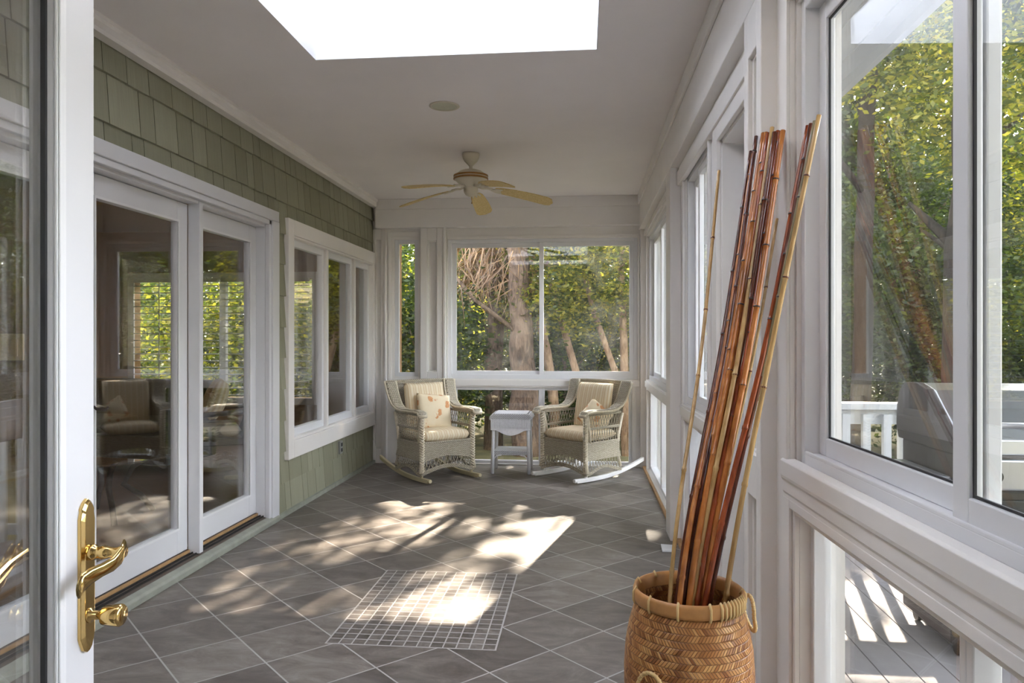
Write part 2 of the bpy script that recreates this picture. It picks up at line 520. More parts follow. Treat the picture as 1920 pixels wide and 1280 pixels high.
# ------------------------------------------------------------------ mesh helpers
class MB:
    def __init__(s, mp=None):
        s.v, s.f, s.mp = [], [], mp

    def add(s, vs, fs):
        o = len(s.v)
        if s.mp:
            vs = [s.mp(*p) for p in vs]
        s.v += [tuple(p) for p in vs]
        s.f += [tuple(i + o for i in f) for f in fs]
        return s

    def box(s, x0, x1, y0, y1, z0, z1):
        return s.add([(x0, y0, z0), (x1, y0, z0), (x1, y1, z0), (x0, y1, z0), (x0, y0, z1), (x1, y0, z1), (x1, y1, z1), (x0, y1, z1)],
                     [(0, 3, 2, 1), (4, 5, 6, 7), (0, 1, 5, 4), (1, 2, 6, 5), (2, 3, 7, 6), (3, 0, 4, 7)])

    def hexa(s, bottom, top):
        return s.add(list(bottom) + list(top), [(0, 3, 2, 1), (4, 5, 6, 7), (0, 1, 5, 4), (1, 2, 6, 5), (2, 3, 7, 6), (3, 0, 4, 7)])

    def prism(s, poly, axis, a, b):
        n = len(poly)

        def P(p, t):
            return {0: (t, p[0], p[1]), 1: (p[0], t, p[1]), 2: (p[0], p[1], t)}[axis]
        vs = [P(p, a) for p in poly] + [P(p, b) for p in poly]
        fs = [tuple(range(n - 1, -1, -1)), tuple(range(n, 2 * n))] + [(i, (i + 1) % n, (i + 1) % n + n, i + n) for i in range(n)]
        return s.add(vs, fs)

    def tube(s, pts, r, n=8, cap=True, flat=1.0):
        pts = [Vector(p) for p in pts]
        k = len(pts)
        rs = r if isinstance(r, (list, tuple)) else [r] * k
        vs, fs = [], []
        up = None
        for i, p in enumerate(pts):
            t = (pts[min(i + 1, k - 1)] - pts[max(i - 1, 0)])
            if t.length < 1e-9:
                t = Vector((0, 0, 1))
            t.normalize()
            if up is None:
                up = Vector((0, 0, 1)) if abs(t.z) < 0.9 else Vector((1, 0, 0))
            a = t.cross(up)
            if a.length < 1e-6:
                a = t.cross(Vector((0, 1, 0)))
            a.normalize()
            b = a.cross(t).normalized()
            up = b
            for j in range(n):
                an = 2 * math.pi * j / n
                vs.append(p + a * (rs[i] * math.cos(an)) + b * (rs[i] * flat * math.sin(an)))
        for i in range(k - 1):
            for j in range(n):
                fs.append((i * n + j, i * n + (j + 1) % n, (i + 1) * n + (j + 1) % n, (i + 1) * n + j))
        if cap:
            fs.append(tuple(range(n - 1, -1, -1)))
            fs.append(tuple((k - 1) * n + j for j in range(n)))
        return s.add(vs, fs)

    def lathe(s, prof, n=32, c=(0, 0, 0), cap=True):
        vs, fs = [], []
        for r, z in prof:
            for j in range(n):
                a = 2 * math.pi * j / n
                vs.append((c[0] + r * math.cos(a), c[1] + r * math.sin(a), c[2] + z))
        k = len(prof)
        for i in range(k - 1):
            for j in range(n):
                fs.append((i * n + j, i * n + (j + 1) % n, (i + 1) * n + (j + 1) % n, (i + 1) * n + j))
        if cap:
            fs.append(tuple(range(n - 1, -1, -1)))
            fs.append(tuple((k - 1) * n + j for j in range(n)))
        return s.add(vs, fs)

    def sweep(s, pts, w, t, n=None):
        """ribbon of box section swept in the YZ plane of a given x centre: pts (x, y, z); w along x, t across"""
        vs, fs = [], []
        k = len(pts)
        for i, p in enumerate(pts):
            q0, q1 = Vector(pts[max(i - 1, 0)]), Vector(pts[min(i + 1, k - 1)])
            d = (q1 - q0)
            d.x = 0
            d.normalize()
            nn = Vector((0, -d.z, d.y))
            p = Vector(p)
            ww = w[i] if isinstance(w, (list, tuple)) else w
            X = Vector((ww / 2, 0, 0))
            T = nn * (t / 2)
            vs += [p - X * 0.75 - T, p + X * 0.75 - T, p + X - T * 0.2, p + X * 0.75 + T, p - X * 0.75 + T, p - X - T * 0.2]
        m = 6
        for i in range(k - 1):
            for j in range(m):
                fs.append((i * m + j, i * m + (j + 1) % m, (i + 1) * m + (j + 1) % m, (i + 1) * m + j))
        fs.append(tuple(range(m - 1, -1, -1)))
        fs.append(tuple((k - 1) * m + j for j in range(m)))
        return s.add(vs, fs)

    def build(s, name, mat, parent=None, smooth=False, bevel=0.0, subdiv=0, kind=None):
        me = bpy.data.meshes.new(name)
        me.from_pydata(s.v, [], s.f)
        bm = bmesh.new()
        bm.from_mesh(me)
        bmesh.ops.recalc_face_normals(bm, faces=bm.faces)
        bm.to_mesh(me)
        bm.free()
        me.materials.append(mat if not isinstance(mat, str) else M[mat])
        o = bpy.data.objects.new(name, me)
        COL.objects.link(o)
        if smooth:
            for p in me.polygons:
                p.use_smooth = True
        if bevel:
            b = o.modifiers.new('bevel', 'BEVEL')
            b.width = bevel
            b.segments = 2
            b.limit_method = 'ANGLE'
        if subdiv:
            q = o.modifiers.new('sub', 'SUBSURF')
            q.levels = q.render_levels = subdiv
        if parent is not None:
            o.parent = parent
        if kind:
            o['kind'] = kind
        return o


def tag(o, label=None, cat=None, group=None, kind=None):
    if label:
        o['label'] = label
    if cat:
        o['category'] = cat
    if group:
        o['group'] = group
    if kind:
        o['kind'] = kind
    return o


def empty(name, loc=(0, 0, 0), rz=0.0):
    o = bpy.data.objects.new(name, None)
    o.empty_display_size = 0.1
    COL.objects.link(o)
    o.location = loc
    o.rotation_euler = (0, 0, rz)
    return o


def struct(o):
    o['kind'] = 'structure'
    return o


def rect_sub(rects, h):
    out = []
    for (a0, a1, b0, b1) in rects:
        c0, c1, d0, d1 = h
        if c1 <= a0 or c0 >= a1 or d1 <= b0 or d0 >= b1:
            out.append((a0, a1, b0, b1))
            continue
        if c0 > a0:
            out.append((a0, c0, b0, b1))
        if c1 < a1:
            out.append((c1, a1, b0, b1))
        x0, x1 = max(a0, c0), min(a1, c1)
        if d0 > b0:
            out.append((x0, x1, b0, d0))
        if d1 < b1:
            out.append((x0, x1, d1, b1))
    return out


def panel(mb, a0, a1, n0, n1, z0, z1, holes=()):
    rs = [(a0, a1, z0, z1)]
    for h in holes:
        rs = rect_sub(rs, h)
    for r in rs:
        mb.box(r[0], r[1], n0, n1, r[2], r[3])
    return mb


def cam_pt(px, py, d):
    """world point at camera depth d behind photo pixel (px, py)"""
    u = (px - 960) / 1375.0
    v = -(py - 634) / 1375.0
    return Vector(((u * CS - SN) * d, (u * SN + CS) * d, 1.3 + v * d))


YB = 7.50          # back wall plane
XL = -2.19         # shingle face of the left wall
ZC = 2.73          # ceiling
Y0 = -0.95         # wall behind the camera

# mappings (a along the wall, n into the room, z)
mapB = lambda a, n, z: (a, YB - n, z)
mapR = lambda a, n, z: (0.62 - n, a, z)
PN = Vector((0.60, 2.345))
PD = Vector((0.039, -1.0)).normalized()
PNn = Vector((-PD.y * -1, PD.x * -1))
PNn = Vector((PD.y, -PD.x)).normalized()          # points to -X (into the room)
mapN = lambda a, n, z: (PN.x + PD.x * a + PNn.x * n, PN.y + PD.y * a + PNn.y * n, z)

# ------------------------------------------------------------------ floor, ceiling
struct(MB().box(-2.34, 0.80, Y0, YB + 0.05, -0.12, 0.0).build('floor', 'floor'))

SKY = [(-1.375, 0.066, 2.38, 3.655), (-1.375, 0.066, 0.88, 1.62)]
c = MB()
panel(c, -2.34, 0.80, 0, 0, 0, 0)
c = MB(lambda a, n, z: (a, z, n))
panel(c, -2.34, 0.80, ZC, ZC + 0.08, Y0 - 0.2, YB + 0.14, SKY)
struct(c.build('ceiling', 'ceiling'))
for i, (x0, x1, y0, y1) in enumerate(SKY):
    c = MB(lambda a, n, z: (a, z, n))
    panel(c, x0 - 0.06, x1 + 0.06, ZC + 0.081, ZC + 0.62, y0 - 0.06, y1 + 0.06, [(x0 + 0.004, x1 - 0.004, y0 + 0.004, y1 - 0.004)])
    panel(c, x0 + 0.001, x1 - 0.001, ZC - 0.001, ZC + 0.081, y0 + 0.001, y1 - 0.001, [(x0 + 0.004, x1 - 0.004, y0 + 0.004, y1 - 0.004)])
    s_ = struct(c.build('skylight_shaft', 'shaft'))
    MB().box(x0 - 0.05, x1 + 0.05, y0 - 0.05, y1 + 0.05, ZC + 0.60, ZC + 0.606).build('skylight_pane', 'glass', s_)
# roof over everything, open at the skylights, with the eave outside
c = MB(lambda a, n, z: (a, z, n))
panel(c, -7.4, 1.28, 3.20, 3.30, Y0 - 0.2, YB + 0.35, [(x0 - 0.06, x1 + 0.06, y0 - 0.06, y1 + 0.06) for x0, x1, y0, y1 in SKY])
struct(c.build('roof', 'shaft'))
struct(MB().box(-7.4, -2.25, YB + 0.351, 8.9, 3.20, 3.30).build('roof_wing', 'shaft'))
e = MB()
e.box(0.80, 1.25, Y0, YB + 0.3, 2.55, 2.58)
for q in (0.90, 1.03, 1.16):
    e.box(q, q + 0.012, Y0, YB + 0.3, 2.540, 2.55)
e.box(1.25, 1.28, Y0, YB + 0.3, 2.50, 3.2)
struct(e.build('trim_eave', 'rail_paint'))

# ------------------------------------------------------------------ left wall: shingles, fascia, slider, window
SL = (2.18, 5.05, -0.01, 2.20)       # slider incl. casing  (y0, y1, z0, z1)
WL = (5.22, 7.485, 0.42, 2.19)       # window incl. casing
sh = MB()
zc = 2.067 - 0.2285 * 8 - 0.2285 * 1
random.seed(11)
k = 0
while zc < 2.72:
    z0, z1 = max(zc, 0.03), min(zc + 0.2285, 2.70)
    if z1 > z0:
        y = Y0 - random.random() * 0.2
        while y < YB:
            w = random.choice([0.10, 0.13, 0.155, 0.18, 0.21, 0.24])
            y1 = min(y + w - 0.006, YB)
            ya = max(y, Y0)
            if y1 - ya > 0.01:
                dz = random.uniform(-0.003, 0.003)
                rs = [(ya, y1, z0 + dz, z1 + 0.004)]
                for h in (SL, WL):
                    rs = rect_sub(rs, h)
                for (a0, a1, b0, b1) in rs:
                    if a1 - a0 < 0.004 or b1 - b0 < 0.004:
                        continue
                    def xo(z):
                        return XL + 0.004 - 0.017 * (z - z0) / 0.2285
                    sh.hexa([(XL - 0.03, a0, b0), (xo(b0), a0, b0), (xo(b0), a1, b0), (XL - 0.03, a1, b0)],
                            [(XL - 0.03, a0, b1), (xo(b1), a0, b1), (xo(b1), a1, b1), (XL - 0.03, a1, b1)])
            y += w
    zc += 0.2285
wl_ = struct(sh.build('wall_left', 'siding'))
bk = MB(lambda a, n, z: (n, a, z))
panel(bk, Y0, YB + 0.6, -2.33, -2.205, 0, 3.2, [(SL[0] + 0.1, SL[1] - 0.1, 0.0, 2.12), (WL[0] + 0.09, WL[1] - 0.045, 0.53, 2.08)])
bk.build('backing', 'gap_dark', wl_)  # dark sheet puts shade into the gaps between shingles
t_ = MB()
t_.box(XL - 0.02, -2.165, 5.052, YB, 0, 0.032)
struct(t_.build('baseboard_left', 'sill_grey'))
t_ = MB()
t_.prism([(-2.19, 2.655), (-2.135, 2.655), (-2.128, 2.67), (-2.128, 2.70), (-2.115, 2.71), (-2.115, 2.735), (-2.19, 2.735)], 1, Y0, YB)
# prism axis 1 gives (x, t, z)
struct(t_.build('trim_left_cornice', 'paint'))

# slider (door_2)
d2 = struct(empty('door_2', (-2.27, 3.6, 0)))


def child(mb, name, mat, parent, **kw):
    """mesh given in world coordinates, parented to an empty that may sit elsewhere"""
    o = mb.build(name, mat, parent, **kw)
    o.matrix_parent_inverse = parent.matrix_basis.inverted()
    return o


cs_ = MB()
cs_.box(-2.21, -2.165, 2.18, 5.05, 2.125, 2.20)           # head casing
cs_.box(-2.21, -2.165, 4.945, 5.055, 0.0, 2.125)           # far casing
cs_.box(-2.21, -2.165, 2.18, 2.27, 0.0, 2.125)
cs_.box(-2.21, -2.178, 4.915, 4.955, 0.03, 2.125)
cs_.box(-2.21, -2.178, 2.27, 4.955, 2.092, 2.125)
cs_.box(-2.32, -2.211, 4.916, 4.95, 0.04, 2.10)           # jambs
cs_.box(-2.32, -2.211, 2.27, 2.30, 0.04, 2.10)
cs_.box(-2.32, -2.211, 2.30, 4.916, 2.075, 2.11)
child(cs_, 'door_frame', 'door_paint', d2, bevel=0.004)
for (ya, yb) in ((2.30, 3.065), (3.11, 4.025), (4.07, 4.915)):
    pn = MB(lambda a, n, z: (n, a, z))
    panel(pn, ya, yb, -2.315, -2.275, 0.085, 2.072, [(ya + 0.108, yb - 0.108, 0.232, 1.955)])
    p_ = child(pn, 'door_panel', 'door_paint', d2, bevel=0.004)
    bd = MB(lambda a, n, z: (n, a, z))
    panel(bd, ya + 0.096, yb - 0.096, -2.272, -2.266, 0.22, 1.967, [(ya + 0.108, yb - 0.108, 0.232, 1.955)])
    o = bd.build('glazing_bead', 'vinyl', p_)
    g_ = MB().box(-2.298, -2.292, ya + 0.104, yb - 0.104, 0.228, 1.96)
    g_.build('pane', 'glass_slider', p_)
for ya in (3.068, 4.028):
    child(MB().box(-2.275, -2.203, ya, ya + 0.040, 0.06, 2.09), 'mullion', 'door_paint', d2, bevel=0.003)
    child(MB().box(-2.29, -2.278, ya - 0.006, ya, 0.06, 2.08), 'weatherstrip', 'wood_strip', d2)
hd = MB()
hd.tube([(-2.272, 3.16, 0.985), (-2.235, 3.16, 0.985), (-2.232, 3.17, 0.975), (-2.232, 3.235, 0.965), (-2.24, 3.262, 0.972)], 0.007, 6)
hd.box(-2.275, -2.268, 3.15, 3.172, 0.93, 1.03)
child(hd, 'door_handle', 'dark_wood', d2, smooth=True)
th = MB()
th.prism([(-2.33, 0), (-2.33, 0.083), (-2.27, 0.083), (-2.27, 0.066), (-2.235, 0.060), (-2.2, 0.050), (-2.2, 0)], 1, 2.18, 5.04)
child(th, 'track', 'track', d2)
child(MB().box(-2.272, -2.262, 2.3, 4.915, 0.066, 0.082), 'wood_strip', 'wood_strip', d2)
rr = MB()
rr.box(-2.248, -2.243, 2.25, 4.95, 0.06, 0.07).box(-2.226, -2.221, 2.25, 4.95, 0.055, 0.066)
child(rr, 'rail', 'gap_dark', d2)
th = MB()
th.prism([(-2.2, 0), (-2.2, 0.052), (-2.165, 0.042), (-2.155, 0.03), (-2.155, 0)], 1, 2.16, 5.04)
child(th, 'sill', 'sill_grey', d2, bevel=0.003)

# left window (window_1)
w1 = struct(empty('window_1', (-2.2, 6.4, 0.42)))
cs_ = MB(lambda a, n, z: (n, a, z))
panel(cs_, 5.22, 7.485, -2.205, -2.165, 0.40, 2.19, [(5.325, 7.44, 0.53, 2.075)])
panel(cs_, 5.325, 7.44, -2.26, -2.178, 0.53, 2.075, [(5.345, 7.425, 0.55, 2.058)])
child(cs_, 'window_frame', 'paint', w1, bevel=0.004)
for (ya, yb) in ((5.345, 6.10), (6.155, 6.86), (6.92, 7.425)):
    pn = MB(lambda a, n, z: (n, a, z))
    panel(pn, ya, yb, -2.265, -2.22, 0.55, 2.058, [(ya + 0.045, yb - 0.045, 0.61, 2.005)])
    p_ = child(pn, 'sash', 'vinyl', w1, bevel=0.003)
    MB().box(-2.25, -2.245, ya + 0.04, yb - 0.04, 0.6, 2.01).build('pane', 'glass_slider', p_)
for ya in (6.10, 6.86):
    child(MB().box(-2.265, -2.195, ya + 0.004, ya + 0.05, 0.54, 2.065), 'mullion', 'paint', w1, bevel=0.003)

# outlet
ol = empty('outlet', (-2.185, 6.42, 0.32))
tag(ol, 'grey outlet cover on the green shingles below the window', 'outlet')
MB().box(-0.008, 0.014, -0.036, 0.036, -0.058, 0.058).build('cover', 'outlet', ol, bevel=0.003)
MB().box(0.014, 0.018, -0.018, 0.018, 0.008, 0.040).build('socket', 'gasket', ol, bevel=0.002)
MB().box(0.014, 0.018, -0.018, 0.018, -0.040, -0.008).build('socket', 'gasket', ol, bevel=0.002)


# ------------------------------------------------------------------ window bay builder
WN = [1]


def slider_window(mp, a0, a1, z0, z1, split, front, fw=0.035, glassmat='glass', gasket=False, near_low=True, sw=0.042, parent_name=None):
    """frame + two sliding sashes in opening a0..a1; front = which sash (0/1) is the inner one"""
    WN[0] += 1
    w = struct(empty('window_%d' % WN[0], mp((a0 + a1) / 2, 0, z0)))
    f = MB(mp)
    panel(f, a0, a1, -0.095, -0.012, z0, z1, [(a0 + fw, a1 - fw, z0 + fw, z1 - fw)])
    f.box(a0 + fw, a1 - fw, -0.020, -0.012, z0 + fw - 0.003, z0 + fw + 0.008)
    child(f, 'window_frame', 'vinyl', w, bevel=0.003)
    sp = [(a0 + fw, split + sw / 2), (split - sw / 2, a1 - fw)]
    for i in (0, 1):
        n0, n1 = (-0.046, -0.020) if i == front else (-0.078, -0.052)
        s0, s1 = sp[i]
        p = MB(mp)
        panel(p, s0, s1, n0, n1, z0 + fw, z1 - fw, [(s0 + sw, s1 - sw, z0 + fw + sw, z1 - fw - sw)])
        ps = child(p, 'sash', 'vinyl', w, bevel=0.003)
        q = MB(mp)
        q.box(s0 + sw - 0.004, s1 - sw + 0.004, n0 + 0.008, n0 + 0.013, z0 + fw + sw - 0.004, z1 - fw - sw + 0.004)
        q.build('pane', glassmat, ps)
        if gasket:
            g = MB(mp)
            g0 = 0.005
            panel(g, s0 + sw - 0.001, s1 - sw + 0.001, n0 + 0.0135, n0 + 0.018, z0 + fw + sw - 0.001, z1 - fw - sw + 0.001,
                  [(s0 + sw + g0, s1 - sw - g0, z0 + fw + sw + g0, z1 - fw - sw - g0)])
            g.build('gasket', 'gasket', ps)
    return w


def fixed_window(mp, a0, a1, z0, z1, fw=0.03, glassmat='glass', n0=-0.07, n1=-0.02):
    WN[0] += 1
    w = struct(empty('window_%d' % WN[0], mp((a0 + a1) / 2, 0, z0)))
    f = MB(mp)
    panel(f, a0, a1, n0, n1, z0, z1, [(a0 + fw, a1 - fw, z0 + fw, z1 - fw)])
    child(f, 'window_frame', 'vinyl', w, bevel=0.003)
    q = MB(mp)
    q.box(a0 + fw - 0.004, a1 - fw + 0.004, n0 + 0.012, n0 + 0.018, z0 + fw - 0.004, z1 - fw + 0.004)
    child(q, 'pane', glassmat, w)
    return w


# ------------------------------------------------------------------ back wall
def bx(x):
    return x * YB / 7.45


def bz(z):
    return 1.3 + (z - 1.3) * YB / 7.45


OP_N = (bx(-1.955), bx(-1.705), bz(0.905), bz(2.32))        # narrow window opening
OP_U = (bx(-1.395), bx(0.535), bz(0.885), bz(2.315))        # upper slider opening
OP_L = (bx(-1.335), bx(0.48), bz(0.020), bz(0.80))          # lower opening
wb = MB(mapB)
panel(wb, -2.34, 0.80, -0.12, 0.0, 0.0, 3.2, [OP_N, OP_U, OP_L])
wbo = struct(wb.build('wall_back', 'paint'))
tr = MB(mapB)
# beam and cornice
tr.box(-2.15, 0.62, 0, 0.10, bz(2.43), ZC)
tr.box(-2.13, 0.62, 0.10, 0.112, bz(2.615), ZC)
struct(tr.build('trim_back_beam', 'paint', bevel=0.004))
tr = MB(mapB)
# left edge board, pillar with recessed panel, right board
panel(tr, XL, bx(-2.05), 0, 0.035, 0.0, bz(2.43), [(-2.165, bx(-2.09), 0.15, bz(2.32))])
tr.box(bx(-2.05), bx(-2.03), 0, 0.055, 0.0, bz(2.43))
panel(tr, bx(-1.67), bx(-1.425), 0, 0.06, 0.0, bz(2.43), [(bx(-1.60), bx(-1.50), bz(0.96), bz(2.30)), (bx(-1.60), bx(-1.50), 0.12, bz(0.76))])
for zz in ((bz(0.96), bz(2.30)), (0.12, bz(0.76))):
    panel(tr, bx(-1.60), bx(-1.50), 0, 0.045, zz[0], zz[1], [(bx(-1.59), bx(-1.51), zz[0] + 0.01, zz[1] - 0.01)])
tr.box(bx(-1.43), bx(-1.405), 0, 0.075, 0.0, bz(2.43))
tr.box(bx(0.56), 0.62, 0, 0.05, 0.0, bz(2.43))
struct(tr.build('trim_back_pilaster', 'paint', bevel=0.004))
tr = MB(mapB)
# casings round openings
panel(tr, bx(-2.02), bx(-1.675), 0, 0.012, bz(0.84), bz(2.40), [(bx(-1.985), bx(-1.69), bz(0.88), bz(2.35))])
panel(tr, bx(-1.40), bx(0.555), 0, 0.018, bz(0.86), bz(2.345), [OP_U])
panel(tr, bx(-1.37), bx(0.52), 0, 0.015, 0.0, bz(0.83), [OP_L])
tr.box(bx(-1.40), bx(0.555), 0, 0.03, bz(0.815), bz(0.875))
struct(tr.build('trim_back_casing', 'paint', bevel=0.003))
fixed_window(mapB, *OP_N, fw=0.042, n0=-0.06, n1=-0.012)
slider_window(mapB, *OP_U, split=bx(-0.432), front=1, fw=0.036, sw=0.045, glassmat='glass_veiled')
fixed_window(mapB, OP_L[0], bx(-0.431), OP_L[2], OP_L[3], fw=0.03)
fixed_window(mapB, bx(-0.431), OP_L[1], OP_L[2], OP_L[3], fw=0.03)

# ------------------------------------------------------------------ right wall
B1U, B1L = (5.24, 7.24, 0.90, 2.29), (5.26, 7.22, 0.03, 0.80)
B2U, B2L = (3.70, 4.60, 0.90, 2.29), (3.72, 4.58, 0.03, 0.80)
DR = (2.50, 3.42, 0.0, 2.20)
wr = MB(mapR)
panel(wr, 2.34, YB + 0.12, -0.14, 0.0, 0.0, 3.2, [B1U, B1L, B2U, B2L, DR])
struct(wr.build('wall_right', 'paint'))
tr = MB()
tr.box(0.55, 0.62, Y0, YB, 2.395, ZC)
tr.box(0.533, 0.55, Y0, YB, 2.635, ZC)
tr.box(0.605, 0.64, 2.36, YB, 2.36, 2.40)
struct(tr.build('trim_right_beam', 'paint', bevel=0.004))
tr = MB()
tr.box(0.55, 0.62, 4.78, 5.02, 0, 2.395)                   # post between the bays
struct(tr.build('trim_right_post', 'paint', bevel=0.004))
tr = MB(mapR)
panel(tr, 2.36, 2.60, 0.0, 0.07, 0, 2.395, [(2.42, 2.54, 0.92, 2.24), (2.42, 2.54, 0.12, 0.78)])
for zz in ((0.92, 2.24), (0.12, 0.78)):
    panel(tr, 2.42, 2.54, 0.0, 0.055, zz[0], zz[1], [(2.432, 2.528, zz[0] + 0.012, zz[1] - 0.012)])
struct(tr.build('trim_right_pilaster', 'paint', bevel=0.003))
tr = MB(mapR)
for (U, L) in ((B1U, B1L), (B2U, B2L)):
    panel(tr, U[0] - 0.035, U[1] + 0.035, 0, 0.016, U[2] - 0.02, U[3] + 0.035, [U])
    tr.box(U[0] - 0.035, U[1] + 0.035, 0, 0.028, 0.825, 0.885)
    panel(tr, U[0] - 0.035, U[1] + 0.035, 0, 0.014, 0.0, 0.825, [L])
panel(tr, DR[0] - 0.09, DR[1] + 0.10, 0, 0.02, 0, 2.30, [DR])
tr.box(2.62, 4.75, 0, 0.03, 2.27, 2.36)
tr.box(5.05, 7.42, 0, 0.03, 2.32, 2.36)
struct(tr.build('trim_right_casing', 'paint', bevel=0.003))
struct(MB().box(0.59, 0.62, 3.55, 4.78, 0, 0.02).box(0.585, 0.62, 5.02, YB, 0, 0.02).build('baseboard_right', 'wood_strip'))
slider_window(mapR, *B1U, split=6.22, front=0)
fixed_window(mapR, B1L[0], 6.22, B1L[2], B1L[3])
fixed_window(mapR, 6.22, B1L[1], B1L[2], B1L[3])
slider_window(mapR, *B2U, split=4.19, front=0)
fixed_window(mapR, B2L[0], B2L[1], B2L[2], B2L[3])

# right door (door_3), recessed
d3 = struct(empty('door_3', (0.72, 2.96, 0)))
pn = MB(mapR)
panel(pn, 2.52, 3.405, -0.145, -0.10, 0.015, 2.18, [(2.65, 3.275, 0.24, 2.03)])
p_ = child(pn, 'door_panel', 'door_paint', d3, bevel=0.004)
pn = MB(mapR)
panel(pn, 2.635, 3.29, -0.10, -0.092, 0.225, 2.045, [(2.65, 3.275, 0.24, 2.03)])
pn.build('glazing_bead', 'vinyl', p_)
MB(mapR).box(2.645, 3.28, -0.126, -0.12, 0.235, 2.035).build('pane', 'glass', p_)
pn = MB(mapR)
pn.box(3.405, 3.42, -0.14, -0.005, 0, 2.2).box(2.50, 2.52, -0.14, -0.005, 0, 2.2).box(2.5, 3.42, -0.14, -0.005, 2.185, 2.20)
pn.box(2.5, 3.42, -0.14, 0.0, 0.0, 0.012)
child(pn, 'door_frame', 'paint', d3)

# ------------------------------------------------------------------ near right wall (stands at a slight angle)
NU, NL = (0.175, 2.02, 0.945, 2.26), (0.20, 1.995, 0.03, 0.80)
N2 = (2.25, 3.15, 0.925, 2.26)  # unseen opening, added to let in more daylight
wnm = MB(mapN)
panel(wnm, -0.03, 3.40, -0.125, 0.0, 0.0, 2.40, [NU, NL, N2])
wnm.box(-0.03, 3.40, -0.125, 0.0, 2.40, 3.2)
struct(wnm.build('wall_right_near', 'paint'))
tr = MB(mapN)
panel(tr, 0.085, 2.11, 0, 0.016, 0.90, 2.34, [(NU[0] - 0.012, NU[1] + 0.012, NU[2] - 0.012, NU[3] + 0.012)])
panel(tr, 0.125, 2.07, 0.016, 0.026, 0.925, 2.30, [(NU[0] - 0.012, NU[1] + 0.012, NU[2] - 0.012, NU[3] + 0.012)])
panel(tr, 0.085, 2.11, 0, 0.014, 0.0, 0.90, [NL])
panel(tr, 0.125, 2.07, 0.014, 0.024, 0.0, 0.84, [(NL[0] - 0.02, NL[1] + 0.02, 0.0, NL[3] + 0.015)])
tr.prism([(0.0, 0.815), (0.022, 0.815), (0.023, 0.850), (0.027, 0.858), (0.027, 0.888), (0.032, 0.896), (0.034, 0.905), (0.034, 0.946), (0.028, 0.951), (0.0, 0.953)], 0, 0.13, 2.07)
struct(tr.build('trim_near_casing', 'paint', bevel=0.002))
tr = MB(mapN)
tr.box(2.07, 2.25, 0, 0.05, 0, 2.40)
struct(tr.build('trim_near_post', 'paint', bevel=0.003))
NMID = 0.985
slider_window(mapN, *NU, split=NMID, front=1, fw=0.030, sw=0.050, glassmat='glass_near', gasket=True)
fixed_window(mapN, NL[0], NMID - 0.0, NL[2], NL[3], fw=0.022, n0=-0.08, n1=-0.03)
fixed_window(mapN, NMID, NL[1], NL[2], NL[3], fw=0.022, n0=-0.08, n1=-0.03)
fixed_window(mapN, *N2, fw=0.05)  # extra window out of view, put in for its daylight

# wall behind the camera
wf_ = MB(lambda a, n, z: (a, n, z))
panel(wf_, -2.34, 0.95, Y0 - 0.12, Y0, 0, 3.2)
wfo = struct(wf_.build('wall_front', 'paint'))


# ------------------------------------------------------------------ open door by the camera (door_1)
# local frame: a = distance from latch edge towards the hinge, n = out of the face, z
LAT, D1 = -0.770, 1.352


def mapD(a, n, z):
    d, l = D1 - a, LAT + n
    return (l * CS - d * SN, l * SN + d * CS, z)


d1 = struct(empty('door_1', mapD(0, -0.02, 0)))
pn = MB(mapD)
panel(pn, 0, 0.90, -0.044, 0.0, 0.015, 2.05, [(0.118, 0.782, 0.20, 1.935)])
p_ = child(pn, 'door_panel', 'door_paint', d1, bevel=0.003)
pn = MB(mapD)
panel(pn, 0.094, 0.806, 0.0, 0.006, 0.176, 1.959, [(0.120, 0.780, 0.202, 1.933)])
panel(pn, 0.104, 0.796, 0.006, 0.010, 0.186, 1.949, [(0.118, 0.782, 0.20, 1.935)])
pn.build('glazing_bead', 'vinyl', p_, bevel=0.002)
pn = MB(mapD)
panel(pn, 0.118, 0.782, -0.020, -0.012, 0.20, 1.935, [(0.124, 0.776, 0.206, 1.929)])
pn.build('gasket', 'gasket', p_)
MB(mapD).box(0.119, 0.781, -0.028, -0.022, 0.201, 1.934).build('pane', 'glass_door', p_)
# brass plate
hw = MB(mapD)
pl = []
ZT, ZB_ = 1.012, 0.735
prof = [(0.021, ZB_ + 0.03), (0.021, ZT - 0.035), (0.017, ZT - 0.022), (0.018, ZT - 0.016), (0.010, ZT - 0.006), (0.0, ZT),
        (-0.010, ZT - 0.006), (-0.018, ZT - 0.016), (-0.017, ZT - 0.022), (-0.021, ZT - 0.035), (-0.021, ZB_ + 0.03), (-0.017, ZB_ + 0.02),
        (-0.010, ZB_ + 0.006), (0.0, ZB_), (0.010, ZB_ + 0.006), (0.017, ZB_ + 0.02)]
A0 = 0.032
n_ = len(prof)
vs = [(A0 + p[0], 0.0, p[1]) for p in prof] + [(A0 + p[0], 0.006, p[1]) for p in prof] + [(A0 + p[0] * 0.7, 0.011, (p[1] - 0.873) * 0.96 + 0.873) for p in prof]
fs = [tuple(range(n_)), tuple(range(2 * n_, 3 * n_))]
for r_ in (0, 1):
    fs += [(r_ * n_ + i, r_ * n_ + (i + 1) % n_, (r_ + 1) * n_ + (i + 1) % n_, (r_ + 1) * n_ + i) for i in range(n_)]
hw.add(vs, fs)
hplate = child(hw, 'handle_plate', 'brass', d1, bevel=0.001)
lv = MB(mapD)
lv.tube([(A0, 0.008, 0.915), (A0, 0.020, 0.915), (A0, 0.022, 0.915), (A0, 0.030, 0.915), (A0, 0.034, 0.915), (A0, 0.044, 0.915), (A0, 0.048, 0.915), (A0, 0.060, 0.915), (A0, 0.068, 0.916), (A0, 0.074, 0.916)],
        [0.014, 0.014, 0.011, 0.011, 0.013, 0.011, 0.0095, 0.0095, 0.012, 0.010], 16)
